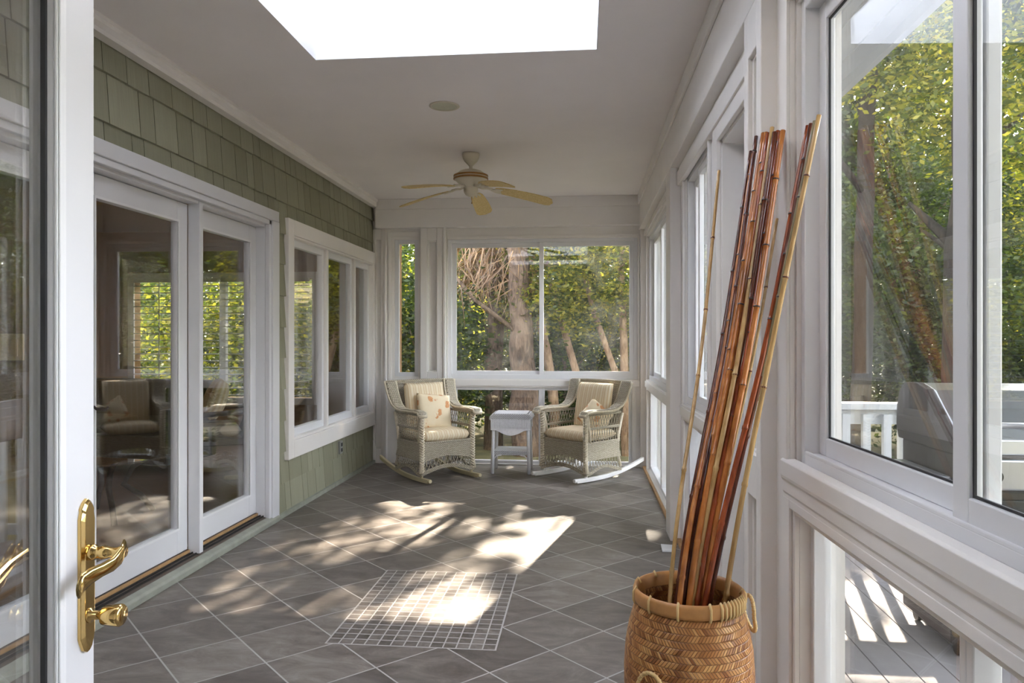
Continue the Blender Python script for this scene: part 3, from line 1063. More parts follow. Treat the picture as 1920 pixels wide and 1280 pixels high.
# flat flared blade
blade = [(A0 - 0.004, 0.070, 0.922, 0.020), (A0 + 0.012, 0.072, 0.912, 0.019), (A0 + 0.030, 0.068, 0.903, 0.016), (A0 + 0.050, 0.060, 0.899, 0.015), (A0 + 0.070, 0.052, 0.895, 0.018), (A0 + 0.088, 0.048, 0.889, 0.021), (A0 + 0.098, 0.048, 0.880, 0.018)]
vs, fs = [], []
for (a, n, z, hh) in blade:
    for j in range(10):
        an = 2 * math.pi * j / 10
        vs.append((a, n + 0.005 * math.cos(an), z + hh * math.sin(an) * 0.8))
for i in range(len(blade) - 1):
    for j in range(10):
        fs.append((i * 10 + j, i * 10 + (j + 1) % 10, (i + 1) * 10 + (j + 1) % 10, (i + 1) * 10 + j))
fs += [tuple(range(10)), tuple(60 + j for j in range(10))]
lv.add(vs, fs)
child(lv, 'door_handle', 'brass', d1, smooth=True, bevel=0)
kb = MB(mapD)
kb.tube([(A0, 0.008, 0.802), (A0, 0.014, 0.802), (A0, 0.016, 0.802), (A0, 0.032, 0.802)], [0.014, 0.013, 0.008, 0.0075], 16)
kb.tube([(A0, 0.032, 0.802), (A0, 0.036, 0.802), (A0, 0.066, 0.802), (A0, 0.070, 0.802)], [0.010, 0.017, 0.020, 0.017], 16, flat=1.0)
child(kb, 'lock_knob', 'brass', d1, smooth=True)
# outer side hardware
hw = MB(mapD)
hw.box(A0 - 0.02, A0 + 0.02, -0.052, -0.044, 0.74, 1.01)
hw.tube([(A0, -0.05, 0.915), (A0, -0.10, 0.915), (A0 + 0.05, -0.105, 0.905), (A0 + 0.10, -0.10, 0.89)], [0.011, 0.010, 0.010, 0.013], 12)
child(hw, 'outer_handle', 'brass', d1, smooth=False)

# ------------------------------------------------------------------ ceiling fan
fan = empty('ceiling_fan', (-0.872, 5.62, ZC))
tag(fan, 'cream five-blade ceiling fan with gilt bands hanging from the porch ceiling', 'ceiling fan')
c = MB()
c.lathe([(0.066, 0), (0.068, -0.012), (0.062, -0.040), (0.050, -0.062), (0.034, -0.078), (0.020, -0.092), (0.013, -0.10), (0.013, -0.125), (0.022, -0.130)], 28)
c.build('canopy', 'fan_white', fan, smooth=True)
c = MB()
c.lathe([(0.022, -0.122), (0.05, -0.128), (0.085, -0.140), (0.108, -0.156), (0.122, -0.168), (0.13, -0.172), (0.13, -0.204), (0.118, -0.212), (0.106, -0.224), (0.085, -0.244), (0.062, -0.262), (0.05, -0.268)], 36)
mo = c.build('motor_housing', 'fan_white', fan, smooth=True)
c = MB()
c.lathe([(0.122, -0.168), (0.134, -0.170), (0.135, -0.178), (0.131, -0.181), (0.131, -0.184)], 36, cap=False)
c.lathe([(0.131, -0.190), (0.135, -0.192), (0.135, -0.202), (0.126, -0.206)], 36, cap=False)
c.build('gilt_band', 'fan_gold', mo, smooth=True)
c = MB()
c.lathe([(0.05, -0.262), (0.055, -0.268), (0.056, -0.285), (0.052, -0.305), (0.040, -0.322), (0.020, -0.332), (0.004, -0.334)], 28)
c.build('switch_housing', 'fan_white', fan, smooth=True)
c = MB()
c.tube([(0.008, 0.0, -0.33), (0.008, 0.0, -0.375)], 0.0018, 5)
c.tube([(0.008, 0.0, -0.375), (0.008, 0.0, -0.39)], [0.0035, 0.0045], 6)
c.build('pull_chain', 'fan_gold', fan)
blade_m = M['fan_blade'] = None


def m_blade():
    t = NT('woven_palm_blade')
    co = t.coord('Object', (90, 90, 90))
    ch = t.noise(co, 1.0, 3)
    t.link(t.ramp(ch.outputs[0], [(0.35, lin((206, 178, 112))), (0.65, lin((226, 202, 142)))]), t.b.inputs['Base Color'])
    t.b.inputs['Roughness'].default_value = 0.5
    return t.m


M['fan_blade'] = m_blade()
for k in range(5):
    ang = R(10 + 72 * k + 5.6)
    ca, sa = math.cos(ang), math.sin(ang)

    def mpb(r, t, z):
        # droop outward, pitch 12 degrees
        zz = z - 0.262 - 0.10 * (r / 0.65) ** 1.6 - t * 0.24
        return (r * ca - t * sa, r * sa + t * ca, zz)
    b = MB(mpb)
    out = [(0.19, 0.030), (0.24, 0.048), (0.32, 0.056), (0.42, 0.062), (0.52, 0.066), (0.60, 0.066), (0.632, 0.05), (0.650, 0.0)]
    vs, fs = [], []
    for i, (r, w) in enumerate(out):
        for z in (-0.003, 0.003):
            vs += [(r, -w, z), (r, -w * 0.33, z), (r, w * 0.33, z), (r, w, z)]
    for i in range(len(out) - 1):
        for z in (0, 1):
            for j in range(3):
                q = i * 8 + z * 4 + j
                fs.append((q, q + 1, q + 9, q + 8))
        for j in (0, 3):
            q = i * 8 + j
            fs.append((q, q + 4, q + 12, q + 8))
    fs.append((0, 1, 2, 3, 7, 6, 5, 4))
    b.add(vs, fs)
    bl = b.build('blade', 'fan_blade', fan)
    b = MB(mpb)
    b.tube([(0.05, 0, 0.012), (0.09, 0, 0.0), (0.13, 0, 0.004), (0.17, 0, 0.0)], [0.011, 0.009, 0.009, 0.012], 8)
    b.tube([(0.16, 0, -0.004), (0.20, 0.022, -0.006), (0.245, 0.030, -0.006)], [0.008, 0.007, 0.006], 6)
    b.tube([(0.16, 0, -0.004), (0.20, -0.022, -0.006), (0.245, -0.030, -0.006)], [0.008, 0.007, 0.006], 6)
    b.tube([(0.17, 0, -0.004), (0.235, 0, -0.007)], [0.008, 0.01], 6)
    b.build('blade_arm', 'fan_white', fan, smooth=True)

# recessed light
rl = empty('recessed_light', (-0.855, 4.45, ZC))
tag(rl, 'round recessed downlight in the ceiling between skylight and fan', 'ceiling light')
MB().lathe([(0.078, 0.0), (0.092, 0.0), (0.094, -0.004), (0.088, -0.008), (0.078, -0.006)], 32, cap=False).build('trim_ring', 'fan_white', rl, smooth=True)
MB().lathe([(0.079, -0.004), (0.055, -0.002), (0.001, -0.001)], 32, cap=False).build('lens', 'lens', rl, smooth=True)


# ------------------------------------------------------------------ wicker rocking chairs
def strands(mb, path_bottom, path_top, n, lean, r, seg=5):
    """crossing strands between two curves given as f(t)->(x,y,z)"""
    for i in range(n):
        for sg in (-1, 1):
            t0 = (i + 0.5) / n
            t1 = min(1.0, max(0.0, t0 + sg * lean))
            a, b = Vector(path_bottom(t0)), Vector(path_top(t1))
            mb.tube([a, b], r, seg, cap=False)


def rounded_pad(w, d, h, rr=0.03, nx=16, ny=16, puff=0.02):
    """pillow-like box centred at the origin"""
    mb = MB()
    vs, fs = [], []
    for side in (1, -1):
        for i in range(nx + 1):
            for j in range(ny + 1):
                u, v = -1 + 2 * i / nx, -1 + 2 * j / ny
                e = (1 - abs(u) ** 9) * (1 - abs(v) ** 9)
                q = (1 - u * u) * (1 - v * v)
                z = side * (h / 2 * (max(e, 0) ** 0.25) + puff * q)
                vs.append((u * w / 2, v * d / 2, z))
    N = (nx + 1) * (ny + 1)
    for s_i in (0, 1):
        for i in range(nx):
            for j in range(ny):
                a = s_i * N + i * (ny + 1) + j
                fs.append((a, a + 1, a + ny + 2, a + ny + 1))
    mb.add(vs, fs)
    return mb


def merge_doubles(o, d=0.0005):
    bm = bmesh.new()
    bm.from_mesh(o.data)
    bmesh.ops.remove_doubles(bm, verts=bm.verts, dist=d)
    bmesh.ops.recalc_face_normals(bm, faces=bm.faces)
    bm.to_mesh(o.data)
    bm.free()


def make_chair(loc, rz, label, rocker_mat, scale=1.0):
    root = empty('rocking_chair', loc, rz)
    root.scale = (scale,) * 3
    tag(root, label, 'rocking chair')
    HW = 0.262
    # front posts (braided)
    for sx in (-1, 1):
        p = MB()
        pts = [(sx * (HW + 0.022), -0.262, 0.085), (sx * (HW + 0.008), -0.255, 0.18), (sx * HW, -0.25, 0.33), (sx * (HW + 0.004), -0.25, 0.48), (sx * (HW + 0.018), -0.262, 0.605)]
        p.tube(pts, 0.020, 8)
        for k in range(22):      # plait
            f = k / 21
            z = 0.10 + f * 0.49
            x = sx * (HW + 0.006)
            p.tube([(x - 0.024, -0.256, z + 0.014), (x, -0.279, z - 0.006), (x + 0.024, -0.256, z + 0.014)], 0.0075, 5)
        p.build('post', 'wicker_strand', root, smooth=True)
        # rear leg post
        p = MB()
        p.tube([(sx * (HW + 0.02), 0.225, 0.10), (sx * (HW - 0.01), 0.21, 0.25), (sx * (HW + 0.0), 0.22, 0.40), (sx * (HW + 0.015), 0.26, 0.60)], 0.015, 8)
        p.build('post', 'wicker_strand', root, smooth=True)
        MB().tube([(sx * (HW + 0.002), -0.185, 0.35), (sx * (HW + 0.014), -0.235, 0.61)], 0.011, 8).build('brace', 'wicker_strand', root, smooth=True)
        # arm and wing: one band rising into the back
        path = [(sx * 0.292, -0.315, 0.600), (sx * 0.292, -0.30, 0.628), (sx * 0.292, -0.22, 0.636), (sx * 0.294, -0.10, 0.632), (sx * 0.298, 0.02, 0.628), (sx * 0.302, 0.10, 0.640),
                (sx * 0.306, 0.165, 0.675), (sx * 0.310, 0.205, 0.725), (sx * 0.315, 0.235, 0.785), (sx * 0.322, 0.262, 0.862), (sx * 0.325, 0.27, 0.888)]
        a = MB()
        a.sweep(path, [0.075, 0.085, 0.085, 0.08, 0.085, 0.095, 0.105, 0.112, 0.115, 0.118, 0.115], 0.042)
        arm = a.build('arm', 'wicker', root, smooth=False, bevel=0.008)
        a = MB()          # braided edge
        for dx in (-1, 1):
            q = [(p_[0] + dx * w_ / 2, p_[1], p_[2] + 0.004) for p_, w_ in zip(path, [0.075, 0.085, 0.085, 0.08, 0.085, 0.095, 0.105, 0.112, 0.115, 0.118, 0.115])]
            a.tube(q, 0.010, 7)
        a.tube([(sx * 0.292 - 0.04, -0.318, 0.605), (sx * 0.292 + 0.04, -0.318, 0.605)], 0.017, 8)
        a.build('braid', 'wicker_strand', arm, smooth=True)
        # side panel
        sp = MB()
        x = sx * (HW + 0.004)

        def yb(t):
            return -0.24 + t * 0.46
        # woven skirt z .175-.335
        nn = 12
        vs, fs = [], []
        for i in range(nn + 1):
            t = i / nn
            y_ = -0.245 + t * 0.47
            flare = 0.012
            for z, dx in ((0.195, flare), (0.26, 0.0), (0.338, 0.0)):
                vs += [(x + sx * dx - 0.006, y_ + (0.012 if z < 0.2 else 0) * (t - 0.5), z), (x + sx * dx + 0.006, y_ + (0.012 if z < 0.2 else 0) * (t - 0.5), z)]
        for i in range(nn):
            for zz in (0, 1):
                for sd_ in (0, 1):
                    q = i * 6 + zz * 2 + sd_
                    fs.append((q, q + 2, q + 8, q + 6))
            fs.append((i * 6, i * 6 + 1, i * 6 + 7, i * 6 + 6))
            fs.append((i * 6 + 4, i * 6 + 5, i * 6 + 11, i * 6 + 10))
        sp.add(vs, fs)
        for z in (0.34, 0.475, 0.60):
            sp.tube([(x, -0.245, z), (x, 0.235 + (z - 0.34) * 0.1, z)], 0.007, 6)
            sp.tube([(x, -0.245, z + 0.012), (x, 0.235 + (z - 0.34) * 0.1, z + 0.012)], 0.0055, 6)
        strands(sp, lambda t: (x, -0.23 + t * 0.45, 0.345), lambda t: (x, -0.23 + t * 0.455, 0.475), 13, 0.045, 0.0032)
        strands(sp, lambda t: (x, -0.22 + t * 0.445, 0.48), lambda t: (x, -0.215 + t * 0.45, 0.61), 12, 0.10, 0.0032)

        def wav(t):
            return 0.085 + 0.055 * math.sin(math.pi * t) ** 2 if t < 1 else 0.085
        strands(sp, lambda t: (x + sx * 0.016, -0.25 + t * 0.48, wav(t)), lambda t: (x + sx * 0.012, -0.245 + t * 0.47, 0.20), 12, 0.05, 0.0035)
        for off in (0, 0.010, 0.020):
            sp.tube([(x + sx * 0.017, -0.262 + t * 0.50, wav(t) - off) for t in [i / 14 for i in range(15)]], 0.0062, 6)
        sp.build('side_panel', 'wicker', root, smooth=False)
    # backrest
    b = MB()
    vs, fs = [], []
    nx, nz = 10, 8
    for s_i in (0, 1):
        for i in range(nx + 1):
            for j in range(nz + 1):
                u, v = i / nx, j / nz
                x = -0.268 + 0.536 * u
                z = 0.34 + 0.535 * v
                y = 0.215 + 0.075 * v + 0.02 * (1 - (2 * u - 1) ** 2) + s_i * 0.02
                vs.append((x * (1 + 0.03 * v), y, z))
    N = (nx + 1) * (nz + 1)
    for s_i in (0, 1):
        for i in range(nx):
            for j in range(nz):
                a = s_i * N + i * (nz + 1) + j
                fs.append((a, a + 1, a + nz + 2, a + nz + 1))
    b.add(vs, fs)
    for off in (0.0, 0.012, 0.024):
        b.tube([(-0.375 + 0.75 * i / 12, 0.283 + 0.012 * (1 - (2 * i / 12 - 1) ** 2), 0.888 - off + 0.006 * (1 - (2 * i / 12 - 1) ** 2)) for i in range(13)], 0.0095, 7)
    b.build('backrest', 'wicker', root)
    # front apron
    a = MB()
    vs, fs = [], []
    nn = 16

    def arch(t):
        return 0.090 + 0.060 * math.sin(math.pi * t)
    def mid(t):
        return 0.185 + 0.045 * math.sin(math.pi * t)
    for i in range(nn + 1):
        t = i / nn
        for z in (mid(t), 0.352):
            vs += [(-HW + 2 * HW * t, -0.262, z), (-HW + 2 * HW * t, -0.250, z)]
    for i in range(nn):
        q = i * 4
        fs += [(q, q + 2, q + 6, q + 4), (q + 1, q + 3, q + 7, q + 5), (q, q + 1, q + 5, q + 4), (q + 2, q + 3, q + 7, q + 6)]
    a.add(vs, fs)
    a.tube([(-HW, -0.258, 0.355), (HW, -0.258, 0.355)], 0.010, 7)
    for off in (0, 0.009, 0.018, 0.026):
        a.tube([(-HW - 0.015 + 2 * (HW + 0.015) * t, -0.268, arch(t) - off) for t in [i / 16 for i in range(17)]], 0.0058, 6)
    a.tube([(-HW + 2 * HW * t, -0.262, mid(t)) for t in [i / 16 for i in range(17)]], 0.006, 6)
    strands(a, lambda t: (-HW + 2 * HW * t, -0.262, arch(t)), lambda t: (-HW + 2 * HW * t, -0.258, mid(t)), 13, 0.055, 0.0038)
    a.build('apron', 'wicker', root)
    sd_ = MB().box(-HW, HW, -0.24, 0.22, 0.335, 0.352)
    sd_.build('seat_deck', 'wicker', root)
    # rockers
    for sx in (-1, 1):
        r = MB()
        pts = []
        for i in range(19):
            t = i / 18
            y = -0.375 + t * 0.98
            z = 0.024 + 0.19 * ((y - (-0.08)) ** 2) * (1.12 if y > -0.08 else 0.5)
            pts.append((sx * 0.262, y, z))
        vs, fs = [], []
        for i, p in enumerate(pts):
            hh = 0.019
            vs += [(p[0] - 0.014, p[1], p[2] - hh), (p[0] + 0.014, p[1], p[2] - hh), (p[0] + 0.014, p[1], p[2] + hh), (p[0] - 0.014, p[1], p[2] + hh)]
        for i in range(18):
            for j in range(4):
                fs.append((i * 4 + j, i * 4 + (j + 1) % 4, (i + 1) * 4 + (j + 1) % 4, (i + 1) * 4 + j))
        fs += [(0, 1, 2, 3), (72, 73, 74, 75)]
        r.add(vs, fs)
        r.tube([(sx * 0.262, -0.375, 0.035), (sx * 0.262, -0.405, 0.037)], [0.020, 0.018], 8)
        r.tube([(sx * 0.262, -0.24, 0.03), (sx * 0.266, -0.255, 0.11)], 0.014, 8)
        r.tube([(sx * 0.262, 0.20, 0.04), (sx * 0.266, 0.21, 0.13)], 0.014, 8)
        r.build('rocker', rocker_mat, root, bevel=0.004)
    # cushions
    c = rounded_pad(0.50, 0.47, 0.095, puff=0.012)
    o = c.build('seat_cushion', 'cushion', root, smooth=True)
    merge_doubles(o)
    o.location = (0, -0.03, 0.405)
    c = rounded_pad(0.43, 0.44, 0.075, puff=0.02)
    o = c.build('back_cushion', 'cushion', root, smooth=True)
    merge_doubles(o)
    o.location = (0, 0.165, 0.655)
    o.rotation_euler = (R(79), 0, 0)
    return root


CH_A = R(41)
chair1 = make_chair((-1.415, 6.84, 0.0), CH_A, 'white wicker rocking chair at left with a large floral pillow standing on its seat', 'rocker_cream')
chair2 = make_chair((-0.02, 6.98, 0.0), -CH_A, 'white wicker rocking chair at right with one white rocker reaching the corner', 'rocker_white')


def pillow(chair, lp, rot, size, label):
    c = rounded_pad(size[0], size[1], size[2], puff=0.035)
    o = c.build('throw_pillow', 'floral', None, smooth=True)
    merge_doubles(o)
    M_ = Matrix.Translation(chair.location) @ Matrix.Rotation(chair.rotation_euler.z, 4, 'Z') @ Matrix.Translation(lp) @ rot.to_matrix().to_4x4()
    o.matrix_world = M_
    tag(o, label, 'pillow')
    return o


from mathutils import Euler
pillow(chair1, Vector((0.03, 0.045, 0.600)), Euler((R(72), R(6), R(0)), 'XYZ'), (0.36, 0.34, 0.05), 'cream pillow with rust flowers leaning on the left rocking chair back')
pillow(chair2, Vector((0.12, 0.055, 0.565)), Euler((R(70), R(38), R(35)), 'XYZ'), (0.25, 0.25, 0.04), 'small cream pillow tucked behind the arm of the right rocking chair')

# ------------------------------------------------------------------ side table
tb = empty('side_table', (-0.700, 7.145, 0), R(0))
tag(tb, 'small white wicker side table with lower shelf between the rocking chairs', 'side table')
for sx in (-1, 1):
    for sy in (-1, 1):
        l = MB()
        l.tube([(sx * 0.178, sy * 0.15, 0.0), (sx * 0.170, sy * 0.148, 0.30), (sx * 0.165, sy * 0.145, 0.46)], [0.018, 0.016, 0.016], 10)
        l.build('leg', 'wicker_white_strand', tb, smooth=True)
c = MB()
top = []
for i in range(9):
    t = i / 8
    top.append(t)
prof = [(-0.205, 0.515), (-0.208, 0.53), (-0.20, 0.555), (-0.18, 0.572), (-0.15, 0.58), (0.15, 0.58), (0.18, 0.572), (0.20, 0.555), (0.208, 0.53), (0.205, 0.515)]
c.prism(prof, 1, -0.175, 0.175)
c.build('table_top', 'wicker_white', tb, bevel=0.012)
for sy in (-1, 1):
    a = MB()
    vs, fs = [], []
    nn = 18
    for i in range(nn + 1):
        t = i / nn
        zb = 0.425 - 0.05 * max(0, math.sin(math.pi * (t * 1.4 - 0.2))) - 0.0
        vs += [(-0.19 + 0.38 * t, sy * 0.176, zb), (-0.19 + 0.38 * t, sy * 0.168, zb), (-0.19 + 0.38 * t, sy * 0.176, 0.52), (-0.19 + 0.38 * t, sy * 0.168, 0.52)]
    for i in range(nn):
        q = i * 4
        fs += [(q, q + 2, q + 6, q + 4), (q + 1, q + 3, q + 7, q + 5), (q, q + 1, q + 5, q + 4)]
    a.add(vs, fs)
    a.tube([(-0.19 + 0.38 * i / nn, sy * 0.172, vs[i * 4][2]) for i in range(nn + 1)], 0.006, 6)
    for i in range(30):
        xx = -0.185 + 0.37 * i / 29
        a.tube([(xx, sy * 0.178, 0.44), (xx, sy * 0.178, 0.53)], 0.0045, 5)
    a.build('apron', 'wicker_white_strand', tb)
for sx in (-1, 1):
    a = MB()
    a.box(sx * 0.186 - 0.004, sx * 0.186 + 0.004, -0.16, 0.16, 0.44, 0.52)
    a.build('apron', 'wicker_white', tb)
c = MB().box(-0.165, 0.165, -0.145, 0.145, 0.205, 0.222)
c.box(-0.17, 0.17, -0.152, -0.142, 0.178, 0.222).box(-0.17, 0.17, 0.142, 0.152, 0.178, 0.222)
c.build('shelf', 'wicker_white', tb, bevel=0.004)
for sy in (-1, 1):
    for sx in (-1, 1):
        b = MB()
        b.tube([(sx * 0.170, sy * 0.148, 0.10), (sx * 0.160, sy * 0.148, 0.145), (sx * 0.135, sy * 0.148, 0.172), (sx * 0.09, sy * 0.148, 0.180)], 0.006, 6)
        b.build('brace', 'wicker_white_strand', tb, smooth=True)

# ------------------------------------------------------------------ basket with bamboo poles
BX, BY = 0.262, 1.886
bk_ = empty('basket', (BX, BY, 0))
tag(bk_, 'tall woven bamboo basket holding the canes beside the right pilaster', 'basket')
prof_o = [(0.105, 0.0), (0.118, 0.02), (0.138, 0.12), (0.152, 0.26), (0.160, 0.40), (0.1605, 0.47), (0.157, 0.53), (0.148, 0.58), (0.137, 0.618), (0.131, 0.640)]
prof_i = [(r - 0.006, z) for r, z in reversed(prof_o)][:-1] + [(0.09, 0.02)]
c = MB()
c.lathe(prof_o + prof_i, 64)
bo = c.build('body', 'basket', bk_, smooth=True)
c = MB()
c.lathe([(0.128, 0.638), (0.136, 0.638), (0.138, 0.645), (0.138, 0.664), (0.135, 0.672), (0.130, 0.672), (0.126, 0.662), (0.125, 0.638)], 64, cap=False)
rim = c.build('rim', 'cane_rim', bk_, smooth=True)
for a in list(range(0, 296, 32)) + [300 + 5 * i for i in range(9)]:
    c = MB()
    ca, sa = math.cos(R(a - 4)), math.sin(R(a - 4))
    c.tube([(ca * 0.135, sa * 0.135, 0.634), (ca * 0.1395, sa * 0.1395, 0.644), (ca * 0.1395, sa * 0.1395, 0.664), (ca * 0.133, sa * 0.133, 0.675), (ca * 0.125, sa * 0.125, 0.662)], 0.0034, 6)
    c.build('binding', 'cane_light', rim, smooth=True)
for (a, zc_, tilt) in ((232, 0.455, 0), (12, 0.60, 0)):
    c = MB()
    ca, sa = math.cos(R(a)), math.sin(R(a))
    rad = 0.163 if zc_ < 0.5 else 0.153
    pts = []
    rr_ = 0.050 if zc_ < 0.5 else 0.04
    for i in range(29):
        q = 2 * math.pi * i / 28
        tx = math.cos(q) * rr_ * 0.78
        tz = math.sin(q) * rr_ * 1.12
        rr2 = rad + 0.006 + (0.010 if tz < 0 else 0.002) * abs(tz) / rr_
        pts.append((ca * rr2 - sa * tx, sa * rr2 + ca * tx, zc_ + tz))
    c.tube(pts, 0.0045, 7, cap=False)
    for i in range(0, 28):
        p0 = Vector(pts[i])
        c.tube([p0, p0 + (Vector(pts[i + 1]) - p0) * 0.35], 0.0054, 7)
    c.build('ring_handle', 'cane_light', bk_, smooth=True)

# poles: (low px, mid px at y=640, top px, depth at the rim, how the top rests, radius, material)
POLES = [
    ((1256, 1126), (1317, 640), (1348, 320), 1.79, 'p', 0.0055, 'bam_tan', 'thin pale bamboo cane standing apart left of the bundle'),
    ((1272, 1098), (1354, 640), (1408, 284), 1.93, 'p', 0.0070, 'bam_dark', 'leftmost dark cane of the bundle, its top lower than the rest'),
    ((1274, 1130), (1361, 640), (1413, 287), 1.78, 'p', 0.0072, 'bam_amber', None),
    ((1281, 1130), (1366, 640), (1418, 256), 1.80, 'p', 0.0070, 'bam_dark', 'dark cane ending just left of the bundle of canes top'),
    ((1283, 1130), (1372, 640), (1432, 250), 1.84, 'p', 0.0085, 'bam_amber', None),
    ((1292, 1131), (1378, 640), (1437, 249), 1.79, 'p', 0.0080, 'bam_amber', None),
    ((1290, 1128), (1383, 640), (1441, 250), 1.88, 'p', 0.0085, 'bam_red', None),
    ((1298, 1131), (1389, 640), (1448, 239), 1.80, 'p', 0.0070, 'bam_tan', 'tallest pale cane in the middle of the bundle'),
    ((1303, 1131), (1394, 640), (1453, 248), 1.85, 'p', 0.0080, 'bam_dark', None),
    ((1306, 1131), (1399, 640), (1459, 246), 1.80, 'q', 0.0082, 'bam_red', None),
    ((1311, 1130), (1404, 640), (1464, 248), 1.86, 'q', 0.0078, 'bam_red', None),
    ((1316, 1129), (1408, 640), (1468, 245), 1.81, 'q', 0.0085, 'bam_amber', None),
    ((1318, 1112), (1418, 640), (1457, 410), 1.92, 'q', 0.0050, 'bam_tan', 'short thin tan cane at the right edge of the bundle'),
    ((1322, 1128), (1436, 640), (1515, 236), 1.79, 'r', 0.0070, 'bam_red', None),
    ((1331, 1127), (1441, 640), (1521, 232), 1.83, 'r', 0.0070, 'bam_dark', None),
    ((1326, 1127), (1443, 640), (1529, 227), 1.86, 'r', 0.0072, 'bam_grey', None),
    ((1361, 1120), (1449, 640), (1536, 216), 1.80, 'r', 0.0068, 'bam_tan', 'rightmost pale cane with a dark node, leaning on the window sash'),
]
random.seed(5)
G_MAIN = 'canes in the middle of the bundle'
G_RIGHT = 'canes leaning right against the window frame'


def top_pt(px, py, how, r):
    u = (px - 960) / 1375.0
    dx, dy = u * CS - SN, u * SN + CS
    if how == 'p':
        t = min((0.548 - r) / dx, 2.62)
    elif how == 'q':
        t = (2.335 - r) / dy if False else (0.572 - r) / dx
    else:
        t = (0.598 - r) / dx
    return cam_pt(px, py, t)


for i, (lo, md, tp, dl, how, r, mat, lab) in enumerate(POLES):
    A = cam_pt(lo[0], lo[1], dl)
    if i == 0:
        T = cam_pt(tp[0], tp[1], 2.30)
    else:
        T = top_pt(tp[0], tp[1], how, r)
    dT = (-(SN) * T.x + CS * T.y)
    f = (lo[1] - 640) / (lo[1] - tp[1])
    # depth of the middle point interpolated in 3D
    dm = dl + (dT - dl) * min(1, max(0, f)) * 0.97
    Bm = cam_pt(md[0], md[1], dm)
    # extend to near the basket floor
    d = (Bm - A)
    s0 = (A.z - 0.03) / d.z
    foot = A - d * s0 * 0.55
    foot.z = 0.03
    cx, cy = foot.x - BX, foot.y - BY
    rad = math.hypot(cx, cy)
    if rad > 0.085:
        foot.x, foot.y = BX + cx / rad * 0.085, BY + cy / rad * 0.085
    ctrl = [foot, A, Bm, T]
    pts, rs = [], []
    # smooth through the control points
    P = []
    L = [0]
    for a_, b_ in zip(ctrl, ctrl[1:]):
        L.append(L[-1] + (b_ - a_).length)
    total = L[-1]
    node_step = random.uniform(0.20, 0.27)
    node_off = random.uniform(0.05, 0.2)
    s_ = 0.0
    marks = set()
    q = node_off
    nodes = []
    while q < total:
        nodes.append(q)
        q += node_step * random.uniform(0.85, 1.15)
    ss = sorted(set([0.0, total] + [k * 0.04 for k in range(1, int(total / 0.04))] + [v for q in nodes for v in (q - 0.006, q - 0.002, q + 0.003, q + 0.008) if 0 < v < total]))

    def at(s):
        # Catmull-Rom through the ctrl points
        for k in range(len(ctrl) - 1):
            if s <= L[k + 1] or k == len(ctrl) - 2:
                u = (s - L[k]) / (L[k + 1] - L[k])
                p1, p2 = ctrl[k], ctrl[k + 1]
                p0 = ctrl[k - 1] if k > 0 else p1 - (p2 - p1)
                p3 = ctrl[k + 2] if k + 2 < len(ctrl) else p2 + (p2 - p1)
                m1 = (p2 - p0) / (L[k + 1] - (L[k - 1] if k > 0 else L[k] - (L[k + 1] - L[k]))) * (L[k + 1] - L[k])
                m2 = (p3 - p1) / ((L[k + 2] if k + 2 < len(L) else L[k + 1] + (L[k + 1] - L[k])) - L[k]) * (L[k + 1] - L[k])
                return p1 * (2 * u ** 3 - 3 * u ** 2 + 1) + m1 * (u ** 3 - 2 * u ** 2 + u) + p2 * (-2 * u ** 3 + 3 * u ** 2) + m2 * (u ** 3 - u ** 2)
    mb = MB()
    node_mb = MB()
    rs = []
    pts = []
    for s in ss:
        rr = r * (1.0 - 0.12 * s / total)
        for q in nodes:
            if abs(s - q) < 0.0045:
                rr *= 1.22
        pts.append(at(s) - foot)
        rs.append(rr)
    mb.tube(pts, rs, 9)
    dark_faces = []
    for q in nodes:
        if q + 0.01 < total and q > 0.05:
            p0, p1 = at(q - 0.0025) - foot, at(q + 0.0015) - foot
            f0_ = len(mb.f)
            mb.tube([p0, p1], r * 1.13, 9)
            dark_faces += list(range(f0_, len(mb.f)))
    o = mb.build('bamboo_cane', mat, None, smooth=True)
    o.location = foot
    o.data.materials.append(M['dark_wood' if 'tan' not in mat else 'bam_dark'])
    for fi in dark_faces:
        o.data.polygons[fi].material_index = 1
    if lab:
        tag(o, lab, 'bamboo cane')
    elif how == 'r':
        tag(o, 'slender cane in the loose right group leaning on the window frame', 'bamboo cane', G_RIGHT)
    else:
        tag(o, 'glossy brown cane packed in the middle of the dense bundle', 'bamboo cane', G_MAIN)

# white card on the floor
tag(MB().hexa([(0.474, 4.530, 0.001), (0.540, 4.532, 0.001), (0.551, 4.66, 0.001), (0.480, 4.672, 0.001)], [(0.474, 4.530, 0.010), (0.540, 4.532, 0.010), (0.551, 4.66, 0.010), (0.480, 4.672, 0.010)]).build('floor_vent_card', 'vinyl'),
    'small white card lying on the tiles by the right wall post', 'card')

# ------------------------------------------------------------------ room beyond the left wall
IW = (-5.55, -3.27, 0.575, 2.025)
YF = 8.6
inn = MB()
inn.box(-7.2, -2.33, 0.4, YF + 0.1, -0.1, 0.02)
struct(inn.build('floor_interior', 'inner_floor'))
struct(MB().box(-7.2, -2.205, 0.4, YF + 0.1, 2.62, 2.7).build('ceiling_interior', 'inner_ceiling'))
w = MB(lambda a, n, z: (a, n, z))
panel(w, -7.2, -2.20, YF, YF + 0.12, 0, 2.7, [IW])
w.box(-2.33, -2.27, 7.62, YF, 0, 2.7)
w.box(-7.32, -7.2, 0.4, YF + 0.12, 0, 2.7)
w.box(-7.3, -2.33, 0.3, 0.4, 0, 2.7)
w.box(-3.3, -2.36, 2.96, 3.04, 0, 2.7)
struct(w.build('wall_interior', 'inner_wall'))
w9 = struct(empty('window_20', (-4.41, YF, 0.5)))
f = MB(lambda a, n, z: (a, n, z))
